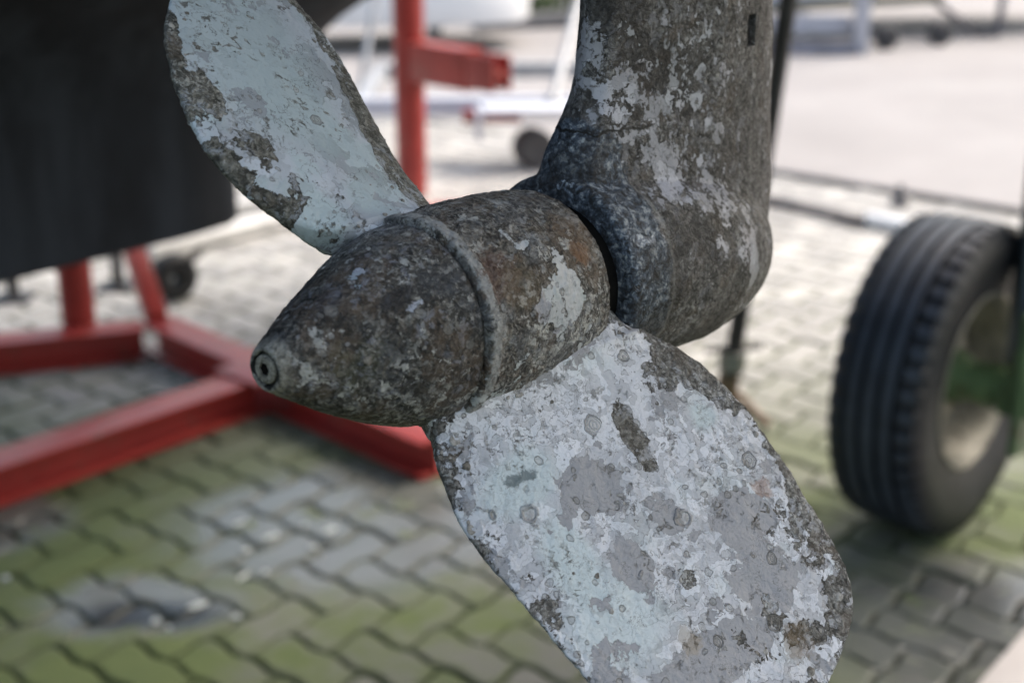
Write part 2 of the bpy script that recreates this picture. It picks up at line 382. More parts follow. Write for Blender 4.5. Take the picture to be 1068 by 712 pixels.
def paving():
    L, gap, ns = .088, .0022, 5
    V = []; Fc = []; tone = []; seam = []; off = 0
    lo, hi = -80, 80
    def inview(p):
        return 1.2 < p[1] < 8.2 and abs(p[0]) < .62 + p[1] * .42 and (p @ E2) < EDGE - .12
    def edge(p, q):
        out = []
        for k in range(ns):
            t = k / ns; x = p[0] + (q[0] - p[0]) * t; y = p[1] + (q[1] - p[1]) * t
            if p[1] == q[1]: y += .05 * math.sin(2 * math.pi * x)
            else: x += .05 * math.sin(2 * math.pi * y)
            out.append((x, y))
        return out
    for i in range(lo, hi):
        for j in range(lo, 124):
            m = (i - j) % 4
            if m == 0: w_, h_ = 2, 1
            elif m == 3: w_, h_ = 1, 2
            else: continue
            c = E1 * (i + w_ / 2) * L + E2 * (j + h_ / 2) * L
            if not inview(c): continue
            cor = [(i + a, j + b) for a, b in ([(0,0), (1,0), (2,0), (2,1), (1,1), (0,1)] if w_ == 2 else [(0,0), (1,0), (1,1), (1,2), (0,2), (0,1)])]
            pts = []
            for a, b in zip(cor, cor[1:] + cor[:1]): pts += edge(a, b)
            pts = np.array(pts); cc = pts.mean(0); n = len(pts)
            tx, ty, dz = rng.normal(0, .008), rng.normal(0, .008), rng.normal(0, .0012)
            t = rng.random()
            rings = []
            for inset, z in ((gap, -.028), (gap, -.006), (gap + .0035, -.0012), (gap + .009, 0)):
                nx = np.roll(pts, -1, 0) - np.roll(pts, 1, 0); nrm = np.stack([-nx[:, 1], nx[:, 0]], 1); nrm /= np.linalg.norm(nrm, axis=1)[:, None]
                q = (pts + nrm * inset / L) * L
                d = q - cc * L
                xy = q[:, :1] * E1 + q[:, 1:] * E2
                zz = z + dz + d[:, 0] * tx + d[:, 1] * ty
                rings.append(np.column_stack([xy, zz]))
            V += rings; tone += [t] * (4 * n); seam += [1] * n + [1] * n + [.55] * n + [0] * n
            for r_ in range(3):
                for k in range(n):
                    Fc.append((off + r_ * n + k, off + r_ * n + (k + 1) % n, off + (r_ + 1) * n + (k + 1) % n, off + (r_ + 1) * n + k))
            Fc.append(tuple(off + 3 * n + k for k in range(n))); off += 4 * n
    V = np.concatenate(V); me = bpy.data.meshes.new('paving'); me.from_pydata(V.tolist(), [], Fc)
    for nm, dat in (('tone', tone), ('seam', seam)):
        a = me.attributes.new(nm, 'FLOAT', 'POINT'); a.data.foreach_set('value', np.array(dat, np.float32))
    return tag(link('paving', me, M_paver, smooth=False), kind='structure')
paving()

# pale solid chips added in place of water glints on the wet stones
g = G('glint_chip'); M_glint = g.out((.40, .43, .43), .25)
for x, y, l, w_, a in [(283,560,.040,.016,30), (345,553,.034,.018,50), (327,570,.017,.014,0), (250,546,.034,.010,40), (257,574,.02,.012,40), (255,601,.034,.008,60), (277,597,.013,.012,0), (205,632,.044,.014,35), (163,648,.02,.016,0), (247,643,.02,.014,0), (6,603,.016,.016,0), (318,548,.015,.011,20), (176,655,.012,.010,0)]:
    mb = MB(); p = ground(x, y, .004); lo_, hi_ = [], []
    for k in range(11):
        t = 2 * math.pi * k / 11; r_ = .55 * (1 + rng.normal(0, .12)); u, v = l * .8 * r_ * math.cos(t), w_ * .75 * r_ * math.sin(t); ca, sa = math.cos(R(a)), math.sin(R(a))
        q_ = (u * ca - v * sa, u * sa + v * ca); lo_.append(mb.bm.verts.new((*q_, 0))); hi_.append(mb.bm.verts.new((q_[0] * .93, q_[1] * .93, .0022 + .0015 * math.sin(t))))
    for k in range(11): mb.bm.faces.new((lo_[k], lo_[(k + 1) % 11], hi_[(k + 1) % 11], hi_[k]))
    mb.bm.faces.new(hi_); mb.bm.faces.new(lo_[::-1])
    o = mb.build('glint_chip', M_glint, smooth=False); o.location = p
    tag(o, 'small pale chip standing in for a water glint on the wet mossy paving', 'paint chip', 'pale glint chips scattered on the paving')

# ================================================================ PROPELLER
prop = empty('propeller', S, 'weathered two bladed boat propeller with pointed nose cone and flaking pale paint', 'propeller')
FR = mat4(S, A, -Bv, Zp)                                   # local x along shaft (forward), y to port, z up
def L3(p): return np.array([(p - S) @ A, -(p - S) @ Bv, (p - S) @ Zp])
def on_axis_surf(x, y, r):
    """point of the cylinder of radius r round the shaft seen at a photo pixel, in local coordinates"""
    d = ray(x, y); o = C0 - S; dd = np.array([d @ A, -(d @ Bv), d @ Zp]); oo = np.array([o @ A, -(o @ Bv), o @ Zp])
    a = dd[1]**2 + dd[2]**2; b = 2 * (dd[1]*oo[1] + dd[2]*oo[2]); c = oo[1]**2 + oo[2]**2 - r*r
    t = (-b - math.sqrt(max(0, b*b - 4*a*c))) / (2*a); return tuple(oo + dd * t)

def lathe_np(prof, nseg, step_, disp, close=None):
    """fine surface of revolution with real displacement; prof list of (x, r)"""
    px, pr = np.array(prof).T; d = np.r_[0, np.cumsum(np.hypot(np.diff(px), np.diff(pr)))]
    n = int(d[-1] / step_); t = np.linspace(0, d[-1], n)
    x = np.interp(t, d, px); r = np.interp(t, d, pr)
    k = 3
    if n > 20:
        xs, rs = x.copy(), r.copy()
        for _ in range(4): xs[1:-1] = (xs[:-2] + 2*xs[1:-1] + xs[2:]) / 4; rs[1:-1] = (rs[:-2] + 2*rs[1:-1] + rs[2:]) / 4
        x, r = xs, rs
    th = np.linspace(0, 2*np.pi, nseg, endpoint=False)
    dx = np.gradient(x); dr = np.gradient(r); ln = np.hypot(dx, dr) + 1e-9; nx, nr = -dr/ln, dx/ln
    X = x[:, None] + 0*th; Rr = r[:, None] + 0*th
    P3 = np.stack([X, Rr*np.cos(th), Rr*np.sin(th)], -1).reshape(-1, 3)
    N3 = np.stack([nx[:, None] + 0*th, nr[:, None]*np.cos(th), nr[:, None]*np.sin(th)], -1).reshape(-1, 3)
    P3 = P3 + N3 * disp(P3)[:, None]
    return P3, grid_faces(n, nseg, wrap=True, flip=False)
def crust_disp(amp):
    def f(P):
        a = fbm(P, 90, 4, .55); b = np.clip(fbm(P, 420, 3, .5, 3) - .5, 0, 1)
        return ((a - .5) * 1.2 + b * 1.6) * amp
    return f
prof_hub = [(-.0012, .030), (-.0012, .0448), (.0, .0458), (.005, .0462), (.0062, .0448), (.009, .0446), (.025, .0465), (.045, .0470), (.065, .0462), (.076, .0450), (.0805, .0442), (.0820, .0425), (.0820, .026)]
hx = lambda x, y, r=.0465: on_axis_surf(x, y, r)
def hub_extra(g, col, P, w):
    x = g.sep(w)[0]
    ring = g.math('MULTIPLY', g.step(g.math('ABSOLUTE', g.math('SUBTRACT', x, .0022)), .0034, .0022), g.step(g.noise(190, 6, .7, off=61), .36, .52))
    col = g.mix(g.math('MULTIPLY', ring, .85), col, g.mix(g.noise(400, 4, .7), (.24, .235, .225), (.58, .58, .57))); return col, P
M_hub = fouled('hub_crust', flk=.75, bdist=.0022, paint_bias=-.17,
    spots_paint=[(hx(590, 308), (.013, .013, .013), .30), (hx(575, 262), (.008,)*3, .13), (hx(530, 258), (.012,)*3, .11), (hx(520, 400), (.02,)*3, .12), (hx(478, 425), .012, .12), (hx(600, 360), .016, .10), (hx(570, 320), .007, .25)],
    spots_rust_dark=[(hx(606, 262), .0065, .75, (.20, .09, .035)), (hx(522, 285), .012, .5, (.14, .06, .035)), (hx(600, 240), .012, .35, (.18, .11, .06)), (hx(545, 300), .011, .45, (.17, .13, .08))],
    paint=(.50, .51, .52), aqua=(.42, .45, .44), rings=.4, extra=hub_extra,
    crust=((.014,.013,.012), (.080,.071,.060), (.23,.205,.175), (.60,.58,.54)))
P3, Q = lathe_np(prof_hub, 620, .0005, crust_disp(.0010))
o = link('hub', fast_mesh('hub', P3, Q[:, ::-1]), M_hub, prop); place(o, FR)

NOSE = -.0807
prof_nose = [(-.0016, .028), (-.0016, .0415), (-.003, .0430), (-.01, .0419), (-.02, .0393), (-.03, .0356), (-.04, .0311), (-.05, .0261), (-.06, .0208), (-.07, .0151), (-.0755, .0119), (-.079, .0098), (-.0808, .0088), (-.0811, .0080), (-.0807, .0067), (-.0773, .0064), (-.0773, .0008)]
def nose_disp(P):
    d = crust_disp(.0007)(P)
    th = np.arctan2(P[:, 2], P[:, 1])                      # shallow cast flats that run down the cone
    fl = np.cos(3 * (th - 2.05)); k = np.clip((-P[:, 0] - .006) / .03, 0, 1) * np.clip((P[:, 0] + .080) / .02, 0, 1)
    fade = np.clip((P[:, 0] + .0805) / .006, 0, 1)
    return d * (.35 + .65 * fade) + .0011 * fl * k
n_ = lambda x, y, r: on_axis_surf(x, y, r)
def nose_extra(g, col, P, w):
    x, y, z = g.sep(w)
    tip = g.step(x, -.0742, -.0798); rr = g.n('ShaderNodeVectorMath', {0: g.n('ShaderNodeCombineXYZ', {1: y, 2: z}).outputs[0]}, operation='LENGTH').outputs['Value']
    col = g.mix(g.math('MULTIPLY', tip, .75), col, g.ramp(g.noise(420, 5, .7), [(.38, (.12, .11, .09)), (.58, (.46, .44, .38))]))
    col = g.mix(g.math('MULTIPLY', g.step(g.math('ABSOLUTE', g.math('SUBTRACT', rr, .0066)), .0014, .0007), g.step(x, -.078, -.079)), col, (.012, .012, .01))
    back = g.step(x, -.0045, -.0018); col = g.mix(g.math('MULTIPLY', back, .8), col, (.012, .012, .01))
    return col, P
M_nose = fouled('nose_crust', flk=.65, bdist=.0020, paint_bias=-.205,
    spots_paint=[(n_(300, 330, .02), (.006, .004, .004), .26), (n_(380, 343, .032), (.0075,)*3, .25), (n_(400, 330, .036), .004, .22), (n_(372, 288, .033), .007, .17), (n_(362, 310, .032), .006, .16), (n_(410, 265, .040), .012, .09), (n_(432, 320, .040), .008, .16)],
    spots_rust_dark=[(n_(455, 290, .041), (.012, .007, .007), .55, (.045, .05, .06)), (n_(400, 312, .036), (.024, .005, .006), .85, (.014, .014, .017)), (n_(330, 345, .026), (.02, .005, .005), .7, (.02, .019, .018)), (n_(400, 420, .036), (.03, .006, .005), .7, (.016, .015, .014)), (n_(340, 300, .030), .008, .4, (.05, .05, .065)), (n_(385, 395, .034), .016, .3, (.10, .10, .045)), (n_(350, 375, .028), .012, .35, (.12, .085, .05))],  # includes near-black lengthwise streaks along the flutes of the cone
    paint=(.38, .39, .45), aqua=(.30, .36, .38), rings=.38, extra=nose_extra,
    crust=((.012,.012,.012), (.062,.058,.052), (.19,.178,.158), (.54,.53,.50)), crust_pos=(.37, .48, .57, .70))
P3, Q = lathe_np(prof_nose[::-1], 560, .00045, nose_disp)
o = link('nose_cone', fast_mesh('nose_cone', P3, Q[:, ::-1]), M_nose, prop); place(o, FR)
# retaining screw with a hexagon socket
mb = MB()
def hexr(i, x, r, t):
    if i in (3, 4): a = (t % (math.pi / 3)) - math.pi / 6; return r / math.cos(a) * 1.12
    return r
mb.lathe([(.004, .0057), (-.0019, .0057), (-.0026, .0051), (-.0026, .0023), (.0022, .0023), (.0022, .00001)], n=72, notch=hexr)
g = G('screw_crust'); nz = g.noise(900, 5, .7)
M_screw = g.out(g.ramp(nz, [(.35, (.07, .065, .05)), (.5, (.28, .26, .21)), (.68, (.50, .47, .40))]), .7, g.bump(nz, .0012))
o = mb.build('retaining_screw', M_screw, prop, world=False); place(o, FR @ Matrix.Translation((NOSE + .002, 0, 0)))
mb = MB(); mb.lathe([(-.0022, .0024), (-.0020, .00001)], n=6); mb.lathe([(.003, .0078), (.003, .0050)], n=30)  # near-black disc and ring paint the shade inside socket and groove
o = mb.build('socket_shade', plain('shade_black', (.006, .005, .004), .95, spec=.1), prop, world=False); place(o, FR @ Matrix.Translation((NOSE + .002, 0, 0)))

# shaft neck, coloured near-black to paint the shade in the gap behind the hub
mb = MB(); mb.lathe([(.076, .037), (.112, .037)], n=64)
o = mb.build('shaft_neck', plain('neck_shade', (.006, .0055, .005), .95, var=.5, scale=80, spec=.1), prop, world=False); place(o, FR)

# ---- blades: outlines measured on each blade's own surface
def blade_frame(phi, beta, s):
    rho = s * (-math.cos(phi) * Zp + math.sin(phi) * Bv); T = s * (math.sin(phi) * Zp + math.cos(phi) * Bv)
    Cc = math.cos(beta) * A + math.sin(beta) * T; n = np.cross(rho, Cc); return rho, Cc, n
def catmull(P, n):
    P = np.array(P, float); Q_ = np.vstack([2*P[0]-P[1], P, 2*P[-1]-P[-2]]); out = []
    for i in range(len(P) - 1):
        p0, p1, p2, p3 = Q_[i:i+4]
        for t in np.linspace(0, 1, 24, endpoint=False):
            out.append(.5*((2*p1)+(-p0+p2)*t+(2*p0-5*p1+4*p2-p3)*t*t+(-p0+3*p1-3*p2+p3)*t**3))
    out.append(P[-1]); out = np.array(out); d = np.r_[0, np.cumsum(np.linalg.norm(np.diff(out, axis=0), axis=1))]
    t = np.linspace(0, d[-1], n); return np.column_stack([np.interp(t, d, out[:, k]) for k in range(2)])
def make_blade(phi, beta, s, a0, left, right, cam_k, mat_fn, name, label, facing):
    rho, Cc, n = blade_frame(phi, beta, s); O = S + A * a0
    W = lambda u, v: cam_k * u * u
    def uv(x, y):
        w = 0
        for _ in range(12):
            r = ray(x, y); p = C0 + r * (((O + n * w - C0) @ n) / (r @ n)); u, v = (p - O) @ Cc, (p - O) @ rho; w = W(u, v)
        return (u, v)
    Lp = [uv(*p) for p in left]; Rp = [uv(*p) for p in right]
    # carry both outlines down into the hub
    Lp = [(Lp[0][0] + .002, .020)] + Lp; Rp = [(Rp[0][0] - .004, .020)] + Rp
    NR, NS = 560, 380
    Lc, Rc = catmull(Lp, NR), catmull(Rp, NR)
    sv = (1 - np.cos(np.linspace(0, np.pi, NS))) / 2 * .35 + np.linspace(0, 1, NS) * .65
    t = np.linspace(0, 1, NR)
    Uu = Lc[:, None, 0] * (1 - sv) + Rc[:, None, 0] * sv; Vv = Lc[:, None, 1] * (1 - sv) + Rc[:, None, 1] * sv
    rag = (fbm(np.stack([Uu, Vv, 0*Uu], -1).reshape(-1, 3), 160, 4, .6, 5) - .5).reshape(NR, NS)
    wid = np.hypot(*(Rc - Lc).T)[:, None]
    ed = np.minimum(sv, 1 - sv) * wid
    ed = np.minimum(ed, np.minimum.accumulate(np.ones_like(ed), 0) * ((Vv.max() - Vv) * .7))
    Uu = Uu + np.where(sv < .5, -1, 1) * rag * .0022 * np.exp(-ed / .003)
    vn = np.clip((Vv - .04) / (Vv.max() - .04), 0, 1)
    T0 = .0145 * (1 - vn) ** 1.4 + .0046 * (1 - vn) + .0022
    th = T0 * (np.clip(4 * sv * (1 - sv), 0, 1) ** .55) * np.clip(wid / .02, 0, 1) + .0011
    root = np.exp(-np.clip(Vv - .044, 0, 1) / .006) * .004                       # fillet into the hub
    base = W(Uu, Vv)
    P0 = np.stack([Uu, Vv, 0*Uu], -1).reshape(-1, 3)
    rel = ((fbm(P0, 55, 4, .55, 2) - .5) * .0016 + np.clip(fbm(P0, 330, 3, .5, 6) - .52, 0, 1) * .0022 * np.exp(-ed.ravel() / .012)).reshape(NR, NS)
    front = np.stack([Uu, Vv, base + th / 2 + root + rel], -1).reshape(-1, 3)
    back = np.stack([Uu, Vv, base - th / 2 - root + rel * .6], -1).reshape(-1, 3)
    V = np.vstack([front, back]); nv = NR * NS
    Q1 = grid_faces(NR, NS); Q2 = grid_faces(NR, NS, flip=True, off=nv)
    i = np.arange(NR - 1); e1 = np.stack([i*NS, (i+1)*NS, (i+1)*NS + nv, i*NS + nv], -1); e2 = np.stack([i*NS + NS-1, i*NS + NS-1 + nv, (i+1)*NS + NS-1 + nv, (i+1)*NS + NS-1], -1)
    Qa = np.vstack([Q1, Q2, e1, e2])
    me = fast_mesh(name, V, Qa)
    a = me.attributes.new('edge_distance', 'FLOAT', 'POINT'); a.data.foreach_set('value', np.r_[ed.ravel(), ed.ravel()].astype(np.float32))
    o = link(name, me, mat_fn(uv), prop); place(o, mat4(O, Cc, rho, n))
    # normals out
    bm = bmesh.new(); bm.from_mesh(me); bmesh.ops.recalc_face_normals(bm, faces=bm.faces); bm.to_mesh(me); bm.free()
    o['label'] = label
    return o, uv, W, (O, Cc, rho, n), (Uu, Vv, base + th / 2 + root, ed)

def mat_low(uv):
    P = lambda x, y: (*uv(x, y), 0)
    Z = 9.0
    s3 = lambda r, q=None: (r, q or r, Z)
    return fouled('lower_blade_paint', curls=.45, layers=18, bdist=.003, pits=.45, edge_amt=.10, aq_amt=.35, ring_scale=(62, 170), paint_bias=.105, edge=True, thr_scale=60,
        spots_crust=[(P(652, 462), s3(.006, .0165), .40), (P(560, 330), s3(.03, .008), 0.086), (P(700, 385), s3(.02, .012), 0.158), (P(850, 560), s3(.022, .03), 0.079), (P(815, 480), s3(.018, .03), 0.108), (P(800, 650), s3(.024, .018), 0.101), (P(740, 400), s3(.014), 0.130), (P(590, 650), s3(.010, .03), 0.072), (P(520, 470), s3(.03, .012), 0.032), (P(858, 640), s3(.016, .014), 0.101), (P(712, 605), s3(.005, .004), 0.180)],
        spots_paint=[(P(560, 520), s3(.03, .03), .08), (P(690, 520), s3(.03, .04), .10), (P(640, 660), s3(.03, .02), .12), (P(600, 400), s3(.025, .012), .07), (P(835, 625), s3(.010, .012), .22), (P(800, 500), s3(.008, .014), .16), (P(770, 460), s3(.010), .14), (P(770, 640), s3(.010), .12)],
        spots_grey=[(P(612, 515), s3(.014, .013), 1), (P(768, 545), s3(.017, .014), 1), (P(790, 600), s3(.017, .017), 1), (P(740, 690), s3(.035, .012), 1), (P(690, 545), s3(.008, .008), 1), (P(652, 590), s3(.009, .012), 1)],
        spots_aqua=[(P(535, 510), s3(.02, .012), .9), (P(640, 650), s3(.022, .02), .8), (P(590, 590), s3(.012, .018), .9), (P(728, 440), s3(.008, .007), .9)],
        spots_rust_dark=[(P(830, 670), s3(.008), .55, (.17, .11, .05)), (P(790, 512), s3(.005), .6, (.30, .17, .11)), (P(715, 670), s3(.006), .5, (.26, .20, .12)), (P(652, 462), s3(.006, .014), .4, (.17, .15, .12)), (P(535, 505), s3(.008, .0025), .8, (.06, .09, .095))],
        rings=.34, edge_w=.018, frag=1.0, paint=(.66, .665, .70), aqua=(.54, .61, .62), grey=(.30, .30, .315), crust=((.045,.042,.038), (.17,.16,.145), (.32,.31,.29), (.56,.55,.53)))
def mat_up(uv):
    P = lambda x, y: (*uv(x, y), 0); Z = 9.0; s3 = lambda r, q=None: (r, q or r, Z)
    return fouled('upper_blade_paint', paint_bias=.17, edge=True, edge_amt=.15, edge_w=.010, thr_scale=48,
        spots_crust=[(P(205, 110), s3(.012, .012), 0.164), (P(240, 170), s3(.02, .012), 0.164), (P(290, 215), s3(.022, .010), 0.139), (P(255, 140), s3(.010, .008), 0.115), (P(395, 160), s3(.010, .03), 0.180), (P(418, 190), s3(.014, .03), 0.410), (P(392, 140), s3(.008, .03), 0.205), (P(335, 195), s3(.012, .008), 0.082), (P(360, 95), s3(.006, .03), 0.164), (P(310, 20), s3(.012, .02), 0.131), (P(185, 60), s3(.008, .03), 0.164), (P(345, 225), s3(.007, .005), 0.164)],
        spots_paint=[(P(270, 70), s3(.03, .05), .10), (P(372, 215), s3(.011, .010), .25), (P(330, 170), s3(.02, .03), .05), (P(325, 238), s3(.010, .006), .18)],
        spots_aqua=[(P(250, 60), s3(.035, .05), .75), (P(290, 110), s3(.02, .03), .6), (P(372, 222), s3(.012), .9), (P(328, 238), s3(.012), .8)],
        spots_rust_dark=[], rings=.12, layers=7, frag=.8, paint=(.56, .59, .64), aqua=(.48, .56, .58), grey=(.36, .385, .415), crust=((.035,.034,.028), (.12,.115,.095), (.24,.23,.20), (.46,.45,.41)))

tipL, tipR = [(615,712), (662,748), (712,776)], [(862,712), (838,745), (802,772)]
b2 = make_blade(R(43), R(14), 1, .040,
    [(450,455), (455,480), (466,513), (480,545), (503,580), (530,610), (556,642), (582,672)] + tipL + [(757,786)],
    [(648,345), (668,350), (700,362), (725,377), (750,398), (772,422), (793,449), (815,481), (840,520), (860,552), (876,584), (885,608), (888,630), (886,650), (879,675)] + tipR + [(757,786)],
    .45, mat_low, 'blade', 'lower blade with flaked white paint and barnacle scars', 1)
b1 = make_blade(R(43), R(3), -1, .040,
    [(372,263), (355,256), (338,251), (320,244), (290,227), (260,205), (236,182), (214,154), (195,120), (181,84), (173,50), (172,28), (176,8), (183,-15), (195,-50), (210,-82), (226,-104)],
    [(446,222), (437,204), (424,187), (410,165), (398,143), (385,120), (367,85), (347,51), (327,24), (305,-1), (281,-38), (255,-80), (226,-104)],
    -.45, mat_up, 'blade', 'upper blade with pale aqua paint and crusty edges', -1)

# barnacles and scale standing proud of the surfaces: too many to count, one part per carrier
g = G('barnacle_shell'); nz = g.noise(500, 5, .7); nb = g.noise(60, 3, .6, off=4)
M_shell = g.out(g.mix(g.step(nb, .42, .6), g.ramp(nz, [(.35, (.05, .045, .038)), (.6, (.22, .20, .17))]), g.ramp(nz, [(.3, (.20, .185, .16)), (.65, (.52, .50, .47))])), .8, g.bump(nz, .001))
def shells(name, pts, nrms, radii, ring_p, mat):
    V = []; Qs = []; off = 0; n = 14
    prof_r = [(1.0, -.15), (.92, .16), (.74, .36), (.55, .40), (.42, .30), (.22, .16), (.05, .13)]
    prof_l = [(1.0, -.2), (.9, .22), (.68, .48), (.45, .62), (.25, .68), (.1, .70), (.02, .70)]
    for p, nn, r in zip(pts, nrms, radii):
        nn = nn / np.linalg.norm(nn); a = np.cross(nn, [.3, .5, .8]); a /= np.linalg.norm(a); b = np.cross(nn, a)
        ring = rng.random() < ring_p; pr = prof_r if ring else prof_l; hs = r * (.22 if ring else rng.uniform(.3, .6))
        k1, k2 = rng.uniform(0, 6.28, 2); el = rng.uniform(.7, 1)
        for q, h in pr:
            for k in range(n):
                t = 2*math.pi*k/n; w_ = 1 + .10*math.sin(3*t + k1) + .07*math.sin(5*t + k2)
                V.append(p + a*(q*r*w_*math.cos(t)) + b*(q*r*w_*el*math.sin(t)) + nn*(h*hs))
        Qs.append(grid_faces(len(pr), n, wrap=True, off=off)); off += len(pr)*n
    me = fast_mesh(name, np.array(V), np.vstack(Qs)); o = link(name, me, mat, prop); o['kind'] = 'stuff'; return o
# on the hub and cone
pts = []; nr_ = []; rd = []
for _ in range(420):
    x = rng.uniform(-.074, .081); th = rng.uniform(0, 2*math.pi)
    pr = prof_nose if x < -.003 else prof_hub
    xs, rs = zip(*sorted([(a, b) for a, b in pr[(1 if x > 0 else 2):-1]])); r = float(np.interp(x, xs, rs)) - .0007
    if -.004 < x < .007 and rng.random() < .6: continue
    pts.append(np.array([x, r*math.cos(th), r*math.sin(th)])); nr_.append(np.array([.3 * (x < 0) * -1, math.cos(th), math.sin(th)])); rd.append(min(.0022, .0004 + rng.exponential(.00035)))
o = shells('barnacle_crust', pts, nr_, rd, .35, M_shell); place(o, FR)
# debris at the root of the upper blade
g = G('dark_growth'); nz = g.noise(500, 5, .7); M_dark = g.out(g.ramp(nz, [(.35, (.01, .008, .006)), (.7, (.10, .075, .05))]), .9, g.bump(nz, .0015))
pts = []; nr_ = []; rd = []
for _ in range(60):
    c = np.array(hx(rng.uniform(436, 470), rng.uniform(203, 209))) ; th = math.atan2(c[2], c[1]); 
    pts.append(np.array([c[0] + rng.normal(0, .002), .0455*math.cos(th), .0455*math.sin(th)])); nr_.append(np.array([rng.normal(0, .4), math.cos(th), math.sin(th)])); rd.append(rng.uniform(.0012, .0030))
o = shells('dried_weed', pts, nr_, rd, 0, M_dark); place(o, FR)
# on the blades
for (bo, uv, W, fr, (Uu, Vv, Ww, ed)), cnt, lab, big in ((b2, 90, 'barnacle_crust', .0030), (b1, 70, 'barnacle_crust', .0016)):
    pts = []; rd = []; face = 1 if bo is b2[0] else None
    nface = np.sign((C0 - fr[0]) @ fr[3])
    while len(pts) < cnt:
        i, j = rng.integers(60, 540), rng.integers(3, 377); e = ed[i, j]
        edgy = e < .014 or (Vv[i, j] < .07 and bo is b1[0])
        if not edgy and rng.random() < (.86 if bo is b2[0] else .985): continue
        w_ = Ww[i, j] if nface > 0 else 2 * (fr and W(Uu[i, j], 0)) - Ww[i, j]
        pts.append(np.array([Uu[i, j], Vv[i, j], w_])); rd.append(min(big, .0005 + rng.exponential(.0007 if bo is b2[0] else .0004)))
    o = shells(lab, pts, [np.array([0, 0, nface])] * cnt, rd, .75, bo.data.materials[0] if False else M_shell); place(o, mat4(fr[0], fr[1], fr[2], fr[3]))

# ================================================================ DRIVE LEG
leg = empty('drive_leg', S + A * .17, 'mottled grey brown boat drive leg with peeling lavender patches behind the propeller', 'drive leg')
HIT = []
def leg_mesh():
    FL = mat4(S, A0, -np.cross(A0, [0, 0, 1.]), np.array([0, 0, 1.]))
    V = []; n = 64; hs = np.linspace(-.035, .52, 112)
    amin = lambda h: float(np.interp(h, [-.04, .045, .053, .060, .068, .080, .098, .125, .2, .52], [.099, .0975, .0985, .1025, .107, .1135, .118, .120, .122, .126]))
    amax = lambda h: float(np.interp(h, [-.04, -.02, .02, .08, .13, .52], [.255, .270, .2765, .2725, .267, .258]))
    ww = lambda h: float(np.interp(h, [-.04, .0, .04, .07, .52], [.036, .033, .029, .027, .027]))
    for h in hs:
        a0, a1, w_ = amin(h), amax(h), ww(h); c = a1 - a0
        tr = float(np.interp(h, [.03, .06, .09, .2], [.60, .42, .27, .24]))
        for k in range(n):
            t = 2*math.pi*k/n; x = (1 + math.cos(t)) / 2                                    # 1 = leading edge
            sh = (tr + (1 - tr) * min(1, (x / .5)) ** .8) * (1 - max(0, (x - .55) / .45) ** 2.4) ** .5 if x > 0 else tr
            edge_ = min(1, (x / .035)) ** .5
            V.append((a0 + c * x, math.copysign(w_ * sh * edge_, math.sin(t)) if abs(math.sin(t)) > 1e-6 else 0, h))
    Fq = grid_faces(len(hs), n, wrap=True).tolist()
    Fq.append(list(range(n))[::-1]); Fq.append([(len(hs) - 1) * n + k for k in range(n)])
    bm = bmesh.new(); vs = [bm.verts.new(v) for v in V]
    for f in Fq: bm.faces.new([vs[i] for i in f])
    # gear housing round the shaft
    pr = [(.0965, .0005), (.0965, .0448), (.099, .0468), (.1245, .0490), (.1262, .0478), (.135, .0490), (.16, .0505), (.19, .0495), (.215, .0450), (.232, .0390), (.246, .031), (.255, .022), (.2615, .012), (.2635, .0005)]
    rings = []
    nn = 72
    for x, r in pr:
        rings.append([bm.verts.new((x, r*math.cos(2*math.pi*k/nn), r*math.sin(2*math.pi*k/nn) - max(0, x - .1) * .085)) for k in range(nn)])
    for r0, r1 in zip(rings, rings[1:]):
        for k in range(nn): bm.faces.new((r0[k], r0[(k+1) % nn], r1[(k+1) % nn], r1[k]))
    bm.faces.new(rings[0][::-1]); bm.faces.new(rings[-1])
    bmesh.ops.recalc_face_normals(bm, faces=bm.faces)
    me = bpy.data.meshes.new('tmp'); bm.to_mesh(me); bm.free()
    o = bpy.data.objects.new('tmp', me); COL.objects.link(o)
    m = o.modifiers.new('r', 'REMESH'); m.mode = 'VOXEL'; m.voxel_size = .0013
    m = o.modifiers.new('s', 'SMOOTH'); m.iterations = 7; m.factor = .5
    dg = bpy.context.evaluated_depsgraph_get(); dg.update()
    from mathutils.bvhtree import BVHTree
    ev = o.evaluated_get(dg); bvh = BVHTree.FromObject(o, dg)
    Fi = FL.inverted(); d_ = Vector(ray(784, 32)); org = Fi @ Vector(C0); hit = bvh.ray_cast(org, (Fi.to_3x3() @ d_).normalized())
    cm = MB(); cm.box(hit[0], (.0088, .016, .0160), bev=.0012); cmesh = bpy.data.meshes.new('cut'); cm.bm.to_mesh(cmesh)
    co_ = bpy.data.objects.new('cut', cmesh); COL.objects.link(co_)
    bo_ = o.modifiers.new('b', 'BOOLEAN'); bo_.operation = 'DIFFERENCE'; bo_.object = co_; bo_.solver = 'EXACT'
    dg = bpy.context.evaluated_depsgraph_get(); dg.update(); HIT.append(hit[0].copy())
    me2 = bpy.data.meshes.new_from_object(o.evaluated_get(dg)); bpy.data.objects.remove(o); bpy.data.objects.remove(co_)
    co = np.empty(len(me2.vertices) * 3, np.float32); me2.vertices.foreach_get('co', co); P3 = co.reshape(-1, 3)
    no = np.empty(len(me2.vertices) * 3, np.float32); me2.vertices.foreach_get('normal', no); N3 = no.reshape(-1, 3)
    P3 = P3 + N3 * (((fbm(P3, 60, 4, .55) - .5) * .0016)[:, None])
    me2.vertices.foreach_set('co', P3.ravel().astype(np.float32)); me2.update()
    return me2, FL
lm, FL = leg_mesh()
def lp(x, y, off=.028):
    d = ray(x, y); Bl = np.cross(A0, [0, 0, 1.]); p = C0 + d * (((S + Bl * off - C0) @ Bl) / (d @ Bl)) - S
    return (p @ A0, -(p @ Bl), p[2])
